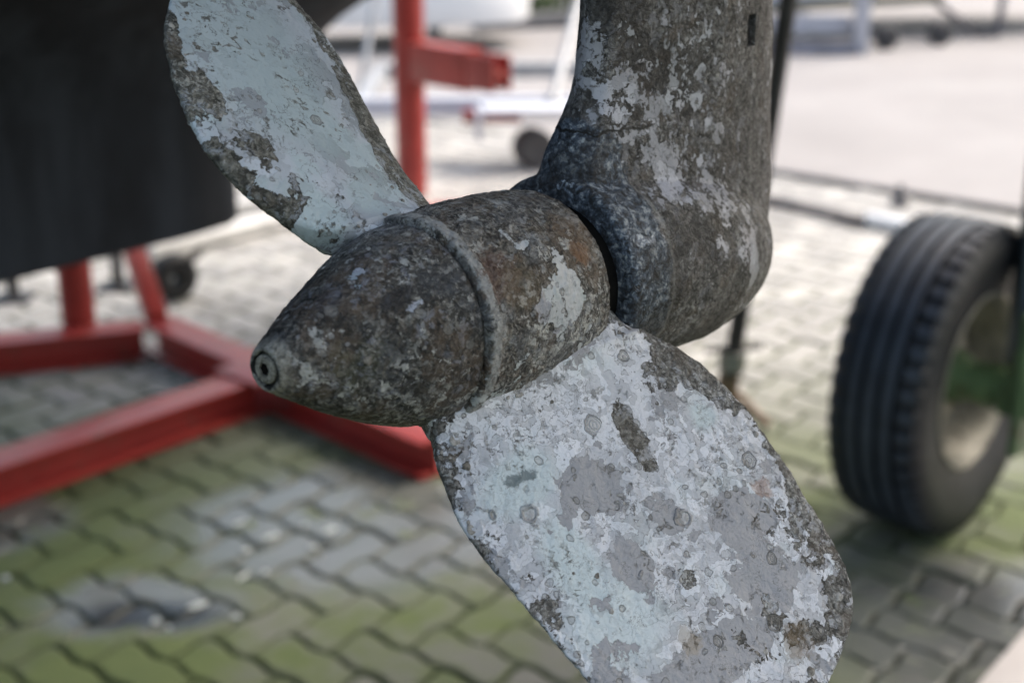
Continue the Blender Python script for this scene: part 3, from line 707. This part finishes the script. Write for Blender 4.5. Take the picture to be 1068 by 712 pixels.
def leg_extra(g, col, P, w):
    x, y, z = g.sep(w)
    # blue black antifouling left on the collar round the shaft
    d = g.math('MULTIPLY_ADD', g.step(z, .02, .065), .012, x)
    blue = g.math('MULTIPLY', g.step(g.math('MULTIPLY_ADD', g.math('SUBTRACT', g.noise(80, 5, .65), .5), .02, x), .126, .122), g.step(g.math('MULTIPLY_ADD', x, .75, z), .156, .152))
    bc = g.ramp(g.math('ADD', g.math('MULTIPLY', g.noise(300, 8, .72, w), .8), g.math('MULTIPLY', g.noise(60, 3, .6), .2)), [(.42, (.008, .010, .013)), (.48, (.055, .072, .098)), (.53, (.125, .160, .21)), (.59, (.48, .50, .51))])
    col = g.mix(g.math('MULTIPLY', blue, .92), col, bc)
    edge_ = g.step(g.math('ABSOLUTE', g.math('SUBTRACT', x, .126)), .0022, .0008); edge_ = g.math('MULTIPLY', edge_, g.step(z, .045, .03))
    col = g.mix(g.math('MULTIPLY', edge_, g.math('MULTIPLY', .5, g.step(g.noise(200, 4, .6), .4, .5))), col, (.40, .40, .38))
    # joint line between the leg casting and the housing, only its aft part is open
    jz = g.math('SUBTRACT', z, g.math('MULTIPLY_ADD', g.math('SUBTRACT', g.noise(60, 3, .6), .5), .004, .066))
    j = g.math('MULTIPLY', g.step(g.math('ABSOLUTE', jz), .0011, .0004), g.step(x, .150, .140))
    col = g.mix(j, col, (.006, .006, .006))


    dk = g.math('MULTIPLY', g.math('SUBTRACT', 1.0, P), g.step(g.noise(26, 6, .68, w, off=91), .48, .58)); col = g.mix(g.math('MULTIPLY', dk, .62), col, (.030, .027, .026))
    col = g.mix(g.math('MULTIPLY', g.math('MULTIPLY', g.step(x, .18, .25), g.step(g.noise(30, 4, .6, off=92), .4, .6)), .3), col, (.17, .135, .13))
    # run-off streaks low on the forward side
    st = g.noise(1, 6, .7, g.n('ShaderNodeMapping', {'Vector': w, 'Scale': (260, 60, 40)}).outputs[0])
    col = g.mix(g.math('MULTIPLY', g.math('MULTIPLY', g.step(st, .50, .66), .38), g.step(x, .15, .22)), col, (.33, .31, .29))
    st2 = g.noise(1, 6, .7, g.n('ShaderNodeMapping', {'Vector': w, 'Scale': (180, 60, 22), 'Location': (3, 1, 2)}).outputs[0])
    col = g.mix(g.math('MULTIPLY', g.math('MULTIPLY', g.step(st2, .50, .62), .6), g.step(x, .17, .23)), col, (.075, .065, .06))
    return col, P
M_leg = fouled('drive_leg_paint', bdist=.0027, pits=.5, paint_bias=-.070, thr_scale=85, layers=6, aq_amt=.5,
    spots_paint=[(lp(658, 48), (.009, .9, .012), .15), (lp(625, 100), (.010, .9, .012), .06), (lp(672, 105), (.012, .9, .016), .09), (lp(700, 140), (.014, .9, .016), .08), (lp(725, 185), (.012, .9, .016), .09), (lp(700, 185), (.008, .9, .012), .15), (lp(745, 230), (.012, .9, .02), .07), (lp(752, 268), (.005, .9, .012), .20), (lp(735, 95), (.02, .9, .03), .03), (lp(720, 40), (.02, .9, .03), .03), (lp(715, 255), (.006, .9, .010), .12), (lp(740, 310), (.01, .9, .010), .05)],
    spots_crust=[(lp(645, 10), (.03, .9, .010), .08), (lp(785, 120), (.014, .9, .06), .07), (lp(690, 300), (.04, .9, .03), .07), (lp(640, 165), (.012, .9, .010), .10), (lp(625, 20), (.008, .9, .012), .10)],
    rings=.22, paint=(.46, .45, .485), aqua=(.42, .435, .45), grey=(.35, .34, .365), extra=leg_extra,
    crust=((.022,.020,.019), (.085,.077,.072), (.18,.165,.155), (.40,.385,.37)), crust_pos=(.36, .46, .56, .70))
def cut_hole(me, c, sx, sz):
    return me
o = link('leg_casting', lm, M_leg, leg); place(o, FL)
# ================================================================ BOATS OVERHEAD AND BESIDE
B0 = np.cross(A0, [0, 0, 1.])
def W3(a, b, h): return S * [1, 1, 0] + A0 * a + B0 * b + np.array([0, 0, h])
def loft(name, secs, m, parent=None, cap=True):
    n = len(secs[0]); V = [p for s_ in secs for p in s_]; Fq = grid_faces(len(secs), n).tolist()
    if cap: Fq += [list(range(n))[::-1], [(len(secs) - 1) * n + k for k in range(n)]]
    me = pyd(name, V, Fq); bm = bmesh.new(); bm.from_mesh(me); bmesh.ops.recalc_face_normals(bm, faces=bm.faces); bm.to_mesh(me); bm.free()
    o = link(name, me, m, parent)
    if parent: o.matrix_basis = parent.matrix_basis.inverted()
    me.set_sharp_from_angle(angle=R(40)); return o
g = G('black_antifouling'); nz = g.noise(5, 7, .65); ns = g.noise(1, 6, .7, g.n('ShaderNodeMapping', {'Vector': g.co, 'Scale': (9, 9, 1.2)}).outputs[0])
M_black = g.out(g.mix(g.step(ns, .42, .65), g.ramp(nz, [(.35, (.007, .009, .014)), (.65, (.014, .018, .027))]), (.025, .031, .044)), .7, g.bump(g.noise(120, 4), .001), spec=.2)
M_white = plain('white_gelcoat', (.74, .75, .77), .25, var=.04, scale=3)
# the boat that carries the drive leg (its bottom is just above the picture)
secs = []
for a in np.linspace(-.32, 2.9, 26):
    t = (a + .32) / 3.22; half = .88 * (1 - max(0, t - .35) ** 2.2 * 2.3); half = max(.03, half); zb = 1.52 + .10 * max(0, .15 - t) / .15 + .5 * max(0, t - .6) ** 2
    prof = [(-half, 2.6), (-half * .97, 2.0), (-half * .8, zb + .24), (-half * .45, zb + .06), (0, zb), (half * .45, zb + .06), (half * .8, zb + .24), (half * .97, 2.0), (half, 2.6)]
    secs.append([W3(a, b, h) for b, h in prof])
boat = empty('sailboat', W3(3, 0, 1.5), 'dark bottomed sailing boat hull directly above the drive leg', 'boat')
loft('hull', secs, M_black, boat)

# neighbouring boat with a long keel, left
keel = empty('keelboat', W3(0, -1.94, .46), 'matte black long keel and hull bottom filling the upper left, over the red cradle', 'boat')
secs = []
for a in np.r_[np.linspace(-3.2, 1.2, 12), np.linspace(1.25, 1.456, 8), np.linspace(1.475, 3.4, 22)]:
    if a <= 1.455: zb = .463
    else: zb = float(np.interp(a, [1.456, 1.475, 1.69, 1.77, 2.2, 3.4], [.54, .60, .865, .90, 1.02, 1.30]))
    e = 1 if a < 1.3 else max(0.12, 1 - (a - 1.3) / .165) if a < 1.456 else .16
    kw = .02 + .075 * math.sqrt(e) if a < 1.456 else .02
    half = .80 if a < 1 else .80 * math.sqrt(max(.002, 1 - ((a - 1) / 2.5) ** 2))
    zt = max(zb + .05, .80 + .0 * a)
    prof = [(-half, 2.0), (-half * .97, 1.5), (-half * .72, max(1.18, zb + .22)), (-half * .38, max(.99, zb + .10)), (-min(.14, half * .3), max(.86, zb + .05)), (-kw, max(.74, zb + .03)), (-kw, zb + .02), (-kw * .5, zb)]
    prof = prof + [(-b, h) for b, h in prof[::-1]]
    secs.append([W3(a, -1.94 + b, h) for b, h in prof])
loft('hull', secs, M_black, keel)

# ================================================================ RED CRADLE
g = G('red_paint'); nz = g.noise(6, 6, .65); e1_ = g.math('MULTIPLY_ADD', g.noise(8, 3, .6, off=7), .5, g.math('MULTIPLY', g.noise(45, 6, .7, off=4), .6))
M_red = g.out(g.mix(g.step(e1_, .60, .70), g.ramp(nz, [(.35, (.27, .026, .022)), (.65, (.37, .043, .035))]), (.20, .07, .05)), .38, g.bump(g.noise(200, 4), .0006))
cradle = empty('boat_cradle', ground(200, 400), 'red steel boat cradle of welded beams lying on mossy paving under the black keel', 'cradle')
H = .082; hz = np.array([0, 0, H / 2 + .004])
cross0 = ground(164, 334, H) * [1, 1, 0]; cross1 = np.array([-.150, 2.640, 0])
cd = (cross1 - cross0) / np.linalg.norm(cross1 - cross0)
MB().ibeam(cross0 + hz, cross1 + hz, h=H).build('cross_beam', M_red, cradle)
jn = ground(262, 391, H) * [1, 1, 0]; jn = cross0 + cd * float((jn - cross0) @ cd)
bd = ground(0, 479, H) * [1, 1, 0] - jn; bd /= np.linalg.norm(bd)
MB().ibeam(jn + bd * .052 + hz, jn + bd * 2.6 + hz, h=H).build('long_beam', M_red, cradle)
j2 = cross0 + cd * .03; bd2 = ground(0, 354, H) * [1, 1, 0] - j2; bd2 /= np.linalg.norm(bd2); MB().ibeam(j2 + bd2 * .052 + hz, j2 + bd2 * 2.6 + hz, h=H).build('long_beam', M_red, cradle)
MB().box(jn + np.array([0, 0, H + .008]) + bd * .02, (.17, .15, .006), -bd, bev=.001).build('gusset_plate', M_red, cradle)
pb = ground(82, 330, .1) * [1, 1, 0]
MB().tube([pb + [0, 0, .0], pb + [0, 0, .95]], .042, 20).box(pb + [0, 0, .008], (.18, .18, .012), bd, bev=.002).build('post', M_red, cradle)
MB().bar(cross0 + [0, 0, H], atz(128, 225, 3.75), .05, .05).build('brace', M_red, cradle)
# second support: tall round post with a welded bracket
stand = empty('support_post', ground(430, 200), 'tall red round steel post with a welded side bracket, rising behind the upper blade', 'post')
pt = ground(430, 203); 
MB().tube([pt, pt + [0, 0, 1.6]], .056, 28).build('post', M_red, stand)
zc = float(np.dot(pt - C0, cF))
def hgt(y, z):                                    # height of a pixel row at a depth
    return float((C0 + ray(430, y) * z)[2])
hb0, hb1 = hgt(88, 5.0), hgt(45, 5.0); hm = (hb0 + hb1) / 2; hh = hb1 - hb0
bx_ = np.array([math.cos(R(-47)), math.sin(R(-47)), 0]); bs_ = np.array([-bx_[1], bx_[0], 0])
MB().bar(pt + [0, 0, hm] + bx_ * .045, pt + [0, 0, hm] + bx_ * .335, .085, hh, bev=.004).build('bracket', M_red, stand)
mb = MB(); c0_, c1_ = pt + [0, 0, hm] + bx_ * .346, pt + [0, 0, hm] + bx_ * .495
for k_ in (-1, 1): mb.bar(c0_ + bs_ * .036 * k_, c1_ + bs_ * .036 * k_, .012, hh * .86, bev=.002)
mb.bar(c0_ + bx_ * .002, c1_ - bx_ * .002, .062, .022, bev=.001); mb.build('beam_stub', M_red, stand)
MB().bar(pt + [0, 0, hm] + bx_ * .336, pt + [0, 0, hm] + bx_ * .3455, .092, hh * 1.04, bev=.001).build('end_plate', M_red, stand)
f0, f1 = ground(400, 205, .06) , ground(700, 150, .06)
MB().ibeam((f0[0] + .06, pt[1] - .74, .064), (f0[0] + 1.2, pt[1] - .42, .064), w=.11, h=.12).build('foot_beam', M_red, stand)

# ================================================================ JACK STAND behind the leg
M_dsteel = plain('dark_steel', (.06, .058, .06), .5, .5, var=.3, scale=20, bump=.0006)
M_rust = plain('brown_tube', (.20, .145, .11), .7, .2, var=.35, scale=30, bump=.001)
jf = ground(752, 440); jack = empty('jack_stand', jf, 'thin leaning dark jack stand with T handle collar standing behind the drive leg', 'jack stand')
zj = 3.0
jt = lambda y: C0 + ray(762 + (390 - y) * .155, y) * (zj - (390 - y) * .0006)
MB().tube([jt(392), jt(300), jt(120), jt(-40), jt(-120)], .0185, 18).build('inner_tube', M_dsteel, jack)
MB().tube([jf, jt(372)], .023, 20).build('outer_tube', M_rust, jack)
MB().tube([jt(385), jt(366)], .030, 20).build('collar', plain('collar_steel', (.30, .31, .29), .45, .6, scale=40), jack)
h0 = jt(366); MB().tube([h0 + [-.062, -.02, .008], h0 + [.062, .03, .0]], .006, 10).build('handle', M_dsteel, jack)
for k in range(3):
    t = R(90 + 120 * k); d = np.array([math.cos(t), math.sin(t), 0])
    MB().tube([jf + [0, 0, .10], jf + d * .11 + [0, 0, .012]], .011, 10).build('foot', M_rust, jack)

# ================================================================ WHEEL AND GREEN AXLE TRAILER at right
PSI = R(40); wn_ = np.array([math.cos(PSI), -math.sin(PSI), 0.]); RW = .292
trail = empty('axle_trailer', ground(1068, 500), 'green boat trailer axle with a black ribbed tyre at the right edge', 'trailer')
wc = C0 + ray(981, 387) * 2.62; wc[2] = RW
g = G('tyre_rubber'); nz = g.noise(18, 6, .65)
_x, _y, _z = g.sep(); rad_ = g.n('ShaderNodeVectorMath', {0: g.n('ShaderNodeCombineXYZ', {1: _y, 2: _z}).outputs[0]}, operation='LENGTH').outputs['Value']
M_tyre = g.out(g.mix(g.step(rad_, .284, .2885), g.ramp(nz, [(.35, (.005, .006, .009)), (.65, (.012, .014, .020))]), g.ramp(nz, [(.35, (.028, .036, .054)), (.65, (.052, .066, .094))])), .50, g.bump(g.noise(180, 4), .0008))
WF = mat4(wc, wn_, np.cross([0, 0, 1.], wn_), np.array([0, 0, 1.]))
mb = MB(); w2 = .084
tread = [(-w2, .215), (-w2 - .006, .25), (-w2 + .002, .276), (-.077, .285)]
for c_ in (-.050, -.018, .014, .045):
    tread += [(c_ - .0055, .291 - abs(c_) * .04), (c_ - .0045, .278), (c_ + .0045, .278), (c_ + .0055, .291 - abs(c_) * .04)]
tread += [(w2 - .008, .2865), (w2 - .0075, .2863), (w2 - .002, .277), (w2 - .0015, .2765), (w2 + .006, .25), (w2 + .004, .235), (w2, .215), (w2 - .010, .172), (w2 - .020, .156)]
tread = [(-w2 + .020, .156), (-w2 + .010, .172)] + tread
def blk(i, x, r, t):
    if (x > .049 or x < -.066) and .272 < r:
        ph = (t * 48 / (2*math.pi)) % 1
        return r - (.006 if ph < .32 else 0)
    return r
mb.lathe(tread, n=528, notch=blk)
wheel = mb.build('wheel', M_tyre, trail, world=False); place(wheel, WF)
def sub(mb, name, m):
    o = mb.build(name, m, wheel, world=False); return o
M_cream = plain('cream_rim_paint', (.22, .205, .165), .6, var=.4, scale=20, dirt=(.07, .055, .035))
mb = MB(); mb.lathe([(w2 - .020, .158), (w2 - .010, .166), (w2 - .008, .162), (w2 - .018, .151), (w2 - .030, .145), (w2 - .085, .140), (w2 - .10, .134), (w2 - .098, .120)], n=96); sub(mb, 'rim', M_cream)
mb = MB(); mb.lathe([(-w2 + .020, .158), (-w2 + .012, .163), (-w2 + .03, .146), (-w2 + .067, .136)], n=96); sub(mb, 'rim_flange', M_cream)
M_green = plain('green_paint', (.10, .165, .075), .5, var=.45, scale=14, dirt=(.085, .07, .035))
mb = MB(); mb.lathe([(w2 - .072, .001), (w2 - .072, .052), (w2 - .055, .050), (w2 - .02, .036), (w2 + .03, .044), (w2 + .03, .034), (w2 + .12, .034), (w2 + .12, .001)], n=48); sub(mb, 'hub', M_green)
for k in range(5):
    t = 2*math.pi*(k + .5)/5 + .3; dv = np.array([0, math.cos(t), math.sin(t)]); mb = MB(); mb.bar(Vector((w2 - .07, *(dv[1:] * .05))), Vector((w2 - .088, *(dv[1:] * .137))), .042, .012, up=(1, 0, 0), bev=.003); sub(mb, 'spoke', M_cream)
mb = MB(); mb.lathe([(w2 - .078, .001), (w2 - .078, .085), (w2 - .070, .085), (w2 - .070, .001)], n=64); sub(mb, 'wheel_disc', M_cream)
for k in range(5):
    t = 2*math.pi*k/5 + .3; mb = MB(); mb.lathe([(w2 - .074, .0001), (w2 - .074, .010), (w2 - .056, .010), (w2 - .056, .0001)], m=Matrix.Translation((0, .075*math.cos(t), .075*math.sin(t))), n=6); sub(mb, 'wheel_nut', M_dsteel)
ax0 = wc + wn_ * (w2 + .04)
MB().bar(ax0, ax0 + wn_ * .9, .075, .075, bev=.004).build('axle_beam', M_green, trail)
MB().bar(ax0 + wn_ * .045 + [0, 0, -.10], ax0 + wn_ * .045 + [0, 0, .16], .13, .016, up=wn_, bev=.003).build('knuckle_plate', M_green, trail)
MB().bar(ax0 + wn_ * .02 + [0, 0, .05], ax0 + wn_ * .28 + [0, 0, .12], .05, .05, bev=.004).build('bracket', M_green, trail)
pp = C0 + ray(1075, 300) * 2.55; pp[2] = 0
MB().bar(pp + [0, 0, wc[2] - .02], pp + [0, 0, 1.45], .05, .05, up=(1, 0, 0), bev=.004).build('upright', plain('blue_grey_steel', (.09, .12, .15), .45, .3, scale=10), trail)
# pale board at the bottom right corner
e0, e1 = ground(1018, 712, .05), ground(1068, 655, .05)
d_ = (e1 - e0) / np.linalg.norm(e1 - e0); nrm_ = np.array([d_[1], -d_[0], 0])
o = MB().box(e0 - d_ * .3 + d_ * .9 + nrm_ * .12 + [0, 0, -.025], (1.8, .24, .045), d_, bev=.004).build('timber_board', plain('pale_timber', (.56, .52, .50), .75, var=.12, scale=9))
tag(o, 'pale pinkish board on the paving in the bottom right corner', 'board')

# ================================================================ YARD BEYOND
M_bar = plain('grey_bar', (.13, .125, .13), .6, .2, scale=20)
a_, b_ = ground(790, 176, .01), ground(1090, 224, .01)
tag(MB().bar(a_, b_, .035, .02).build('steel_bar', M_bar), 'long thin grey steel bar lying on the paving beyond the tyre', 'steel bar')
a_, b_ = ground(780, 204, .012), ground(905, 233, .012)
o = MB().bar(a_, b_, .05, .03).build('steel_bar', plain('dark_bar', (.05, .045, .05), .6, scale=20)); tag(o, 'shorter and thicker dark steel bar lying nearer, ending left of the tyre top', 'steel bar')
a_, b_ = ground(905, 229, .02), ground(950, 238, .02)
tag(MB().tube([a_, b_], .028, 14).build('white_pipe', M_white), 'short white pipe piece touching the end of the dark steel bar', 'pipe')
p = ground(938, 214); tag(MB().tube([p, p + [0, 0, .05]], [.035, .02], 14).tube([p + [0, 0, .049], p + [0, 0, .075]], .012, 10).build('ground_anchor', M_bar), 'small dark peg standing between the two steel bars', 'peg')

# pale planks on the paving at left centre
M_plank = plain('bleached_plank', (.60, .59, .57), .8, var=.15, scale=12, bump=.001)
for (x0, y0, x1, y1, w_, lab) in ((150, 262, 345, 214, .10, 'nearest of the bleached planks lying on the paving below the black keel'), (170, 232, 345, 196, .07, 'farther bleached plank, narrower, lying on the paving behind the keel end')):
    a_, b_ = ground(x0, y0, .03), ground(x1, y1, .03); o = MB().bar(a_, b_, w_, .04).build('plank', M_plank); tag(o, lab, 'plank', 'bleached planks on the paving')
# dark caster and small legs below the keel
cq = ground(183, 312); caster = empty('trolley_wheel', cq, 'small black trolley wheel standing on the paving behind the red cradle brace', 'wheel')
mb = MB(); mb.lathe([(-.03, .02), (-.03, .055), (-.018, .066), (.018, .066), (.03, .055), (.03, .02), (-.03, .02)], m=mat4(cq + [0, 0, .066], np.array([.6, -.8, 0]), np.array([.8, .6, 0]), np.array([0, 0, 1.])), n=32)
mb.build('tyre', plain('black_rubber', (.015, .015, .015), .7), caster)
MB().bar(cq + [.0, .02, .066], cq + [.09, -.0, .15], .03, .02).build('fork', M_dsteel, caster)
for x, y, lab in ((15, 312, 'thin dark leg prop under the keel at the far left edge'), (124, 300, 'thin dark leg prop beside the red cradle brace')):
    p = ground(x, y); e = empty('keel_prop', p, lab, 'prop', 'thin dark props under the keel')
    MB().tube([p + [0, 0, .01], p + [0, 0, .75]], .017, 12).build('tube', M_dsteel, e); MB().box(p + [0, 0, .006], (.10, .10, .01), bev=.001).build('foot_plate', M_dsteel, e)

# white dinghy, upturned on trestles, upper left
def dinghy(loc, yaw, L_, Wd, Hh, name, label, m):
    e = empty(name, loc, label, 'boat'); secs = []
    M_ = Matrix.Translation(Vector(loc)) @ Matrix.Rotation(yaw, 4, 'Z')
    for t in np.linspace(0, 1, 24):
        x = (t - .5) * L_; k = math.sqrt(max(.0015, 1 - abs(2*t - 1) ** 3.2)); half = Wd / 2 * k; hh = Hh * (.35 + .65 * k)
        prof = [(-half * .96, 0), (-half, .05), (-half * .98, hh * .45), (-half * .7, hh * .85), (-half * .25, hh * .98), (0, hh), (half * .25, hh * .98), (half * .7, hh * .85), (half * .98, hh * .45), (half, .05), (half * .96, 0)]
        secs.append([M_ @ Vector((x, b, h)) for b, h in prof])
    loft('hull', secs, m, e); return e
p = ground(430, 62); pd = p + [0, .35, .16]
dg_ = dinghy(p + [-.15, .75, .17], R(4), 1.75, 1.1, .62, 'dinghy', 'smooth white upturned dinghy on low trestles behind the red post', M_white)
M_gsteel = plain('pale_grey_steel', (.33, .34, .36), .5, .3, scale=12)
for dx in (-.6, .25):
    q = p + [-.15 + dx, .55, 0]; MB().bar(q + [0, -.2, .13], q + [0, .7, .13], .06, .06).bar(q + [0, -.1, 0], q + [0, -.1, .10], .05, .05, up=(1,0,0)).bar(q + [0, .6, 0], q + [0, .6, .10], .05, .05, up=(1,0,0)).build('trestle', M_gsteel, dg_)
# slanted grey strut left of the red post
s0, s1 = ground(372, 118), atz(396, -30, 7.0)
o = MB().tube([s0, s1], .017, 12).build('mast_prop', M_gsteel); tag(o, 'thin slanting grey pole between the upper blade and the red post', 'pole')

# low white trailer with mudguard and slanting strut, centre back
tr = empty('boat_trailer', ground(530, 175), 'low white boat trailer with a dark wheel beside the red post', 'trailer')
q = ground(556, 174) 
mb = MB(); mb.lathe([(-.05, .001), (-.06, .04), (-.06, .065), (-.04, .078), (.04, .078), (.06, .065), (.06, .04), (.05, .001)], m=mat4(q + [0, 0, .078], np.array([.35, -.93, 0]), np.array([.93, .35, 0]), np.array([0, 0, 1.])), n=40)
mb.build('wheel', plain('old_tyre', (.07, .068, .07), .8), tr)
mb = MB(); mb.box(q + [0, 0, .235], (.42, .2, .02), (1, .1, 0), bev=.006).box(q + [-.22, -.02, .175], (.02, .2, .11), (1, .1, 0), bev=.004).box(q + [.22, .02, .175], (.02, .2, .11), (1, .1, 0), bev=.004)
mb.build('mudguard', plain('white_mudguard', (.52, .54, .60), .4, var=.06), tr)
MB().bar(q + [-.75, .12, .22], q + [.6, .22, .22], .07, .07).build('side_rail', plain('blue_white_rail', (.50, .53, .62), .45, var=.06), tr)
MB().bar(q + [-.75, 1.1, .22], q + [.6, 1.2, .22], .07, .07).build('side_rail', M_gsteel, tr)
for dx, dy in ((-.7, .16), (.45, .24)): MB().bar(q + [dx, dy, .22], q + [dx, dy + .93, .22], .06, .06).build('cross_member', M_gsteel, tr)
MB().bar(q + [-.28, .02, .20], q + [-.05, .04, .20], .04, .05).build('reflector_bar', M_red, tr)
MB().tube([q + [.08, .1, .24], atz(612, -30, 6.3)], .022, 12).build('strut', M_gsteel, tr)

# blue-grey trailer and white boat, upper right
tr2 = empty('boat_trailer', ground(880, 60), 'pale blue grey boat trailer carrying a white hull, upper right', 'trailer')
M_blue = plain('pale_blue_steel', (.42, .43, .485), .45, .1, var=.12, scale=6)
q = ground(897, 57)
MB().box(q + [0, .02, .75], (.085, .085, 1.5), (1, 0, 0), bev=.006).build('upright', M_blue, tr2)
MB().bar(q + [-.62, -.02, .035], q + [-.02, .0, .035], .07, .07).build('ground_rail', plain('slate_steel', (.16, .17, .22), .5), tr2)
MB().bar(q + [-.55, .12, .17], q + [-.05, .12, .17], .05, .12).build('side_plate', M_blue, tr2)
MB().bar(q + [-.6, .7, .23], q + [2.2, 1.4, .55], .08, .08).build('side_rail', M_blue, tr2)
MB().bar(q + [-.6, .25, .26], q + [.6, .45, .30], .07, .06).build('side_rail', plain('olive_rail', (.12, .12, .09), .6), tr2)
for dx, dy in ((.22, .25), (.62, .45)):
    w_ = q + [dx, dy, .075]; mb = MB(); mb.lathe([(-.05, .02), (-.05, .06), (-.03, .075), (.03, .075), (.05, .06), (.05, .02), (-.05, .02)], m=mat4(w_, np.array([.3, -.95, 0]), np.array([.95, .3, 0]), np.array([0, 0, 1.])), n=28); mb.build('wheel', plain('small_tyre', (.05, .05, .055), .8), tr2)
qb = ground(832, 42); mb = MB(); mb.lathe([(-.04, .001), (-.04, .06), (-.02, .085), (.02, .085), (.04, .06), (.04, .001)], m=mat4(qb + [0, -.1, .11], np.array([.2, -.98, 0]), np.array([.98, .2, 0]), np.array([0, 0, 1.])), n=32)
mb.build('buoy_roller', M_white, tr2)
k0 = ground(1040, 40)
MB().tube([q + [.55, .5, .30], k0 + [-.12, .1, .02], k0 + [0, 0, .03]], .022, 12).tube([k0 + [0, 0, .02], k0 + [.08, .15, .9]], .025, 12).build('drawbar', plain('slate_tube', (.07, .07, .09), .5), tr2)
e = dinghy(q + [.55, 1.5, .36], R(12), 3.4, 1.3, .8, 'motorboat', 'white rounded boat hull resting above the blue grey trailer, upper right', M_white)
e = dinghy(q + [-.42, .75, .26], R(20), 1.1, .9, .6, 'small_boat', 'pale grey blue boat hull beside the trailer upright', plain('lavender_hull', (.50, .53, .64), .35, var=.05))

# far kerb wall and shrubs
a_, b_ = ground(500, 24, .0), ground(640, 12, 0)
o = MB().bar(a_ + [0, -.5, .05], b_ + [.6, -.5, .05], .2, .09).build('low_wall', plain('slate_coping', (.14, .14, .145), .7)); tag(o, 'low dark grey kerb wall in front of the green shrub', 'low wall')
def leafmat(name, c):
    g = G(name); f = g.noise(14, 4, .6); return g.out(g.ramp(f, [(.35, tuple(x * .55 for x in c)), (.65, tuple(x * 1.4 for x in c))]), .6)
def shrub(x, y, lab, r, c, nleaf=2600):
    p = ground(x, y); e = empty('shrub', p, lab, 'shrub', 'green shrubs at the back of the yard')
    V = []; Q_ = []
    cl = [np.array([rng.normal(0, r * .5), rng.normal(0, r * .4), rng.uniform(.25, 1.3) * r]) for _ in range(16)]
    for i in range(nleaf):
        c_ = cl[rng.integers(16)]; q_ = p + c_ + rng.normal(0, r * .2, 3); q_[2] = max(.03, q_[2]); a = rng.normal(size=3); a /= np.linalg.norm(a); b = np.cross(a, rng.normal(size=3)); b /= np.linalg.norm(b); s_ = .05
        V += [q_ - a * s_, q_ + b * s_ * .5, q_ + a * s_, q_ - b * s_ * .5]; Q_.append((4*i, 4*i+1, 4*i+2, 4*i+3))
    o = link('foliage', fast_mesh('foliage', np.array(V), Q_), leafmat('leaf_green', c), e, smooth=False); o.matrix_basis = e.matrix_basis.inverted()
    mb = MB()
    for k in range(5): mb.tube([p + [rng.normal(0, .05), rng.normal(0, .05), 0], p + [rng.normal(0, r * .35), rng.normal(0, r * .3), r * 1.1]], [.02, .006], 8)
    mb.build('stem', plain('bark', (.10, .08, .06), .8), e)
shrub(560, 13, 'yellow green shrub at the back, nearer the red post', .75, (.11, .17, .05))
shrub(602, 10, 'duller green shrub at the back, nearer the drive leg', .65, (.07, .12, .045))
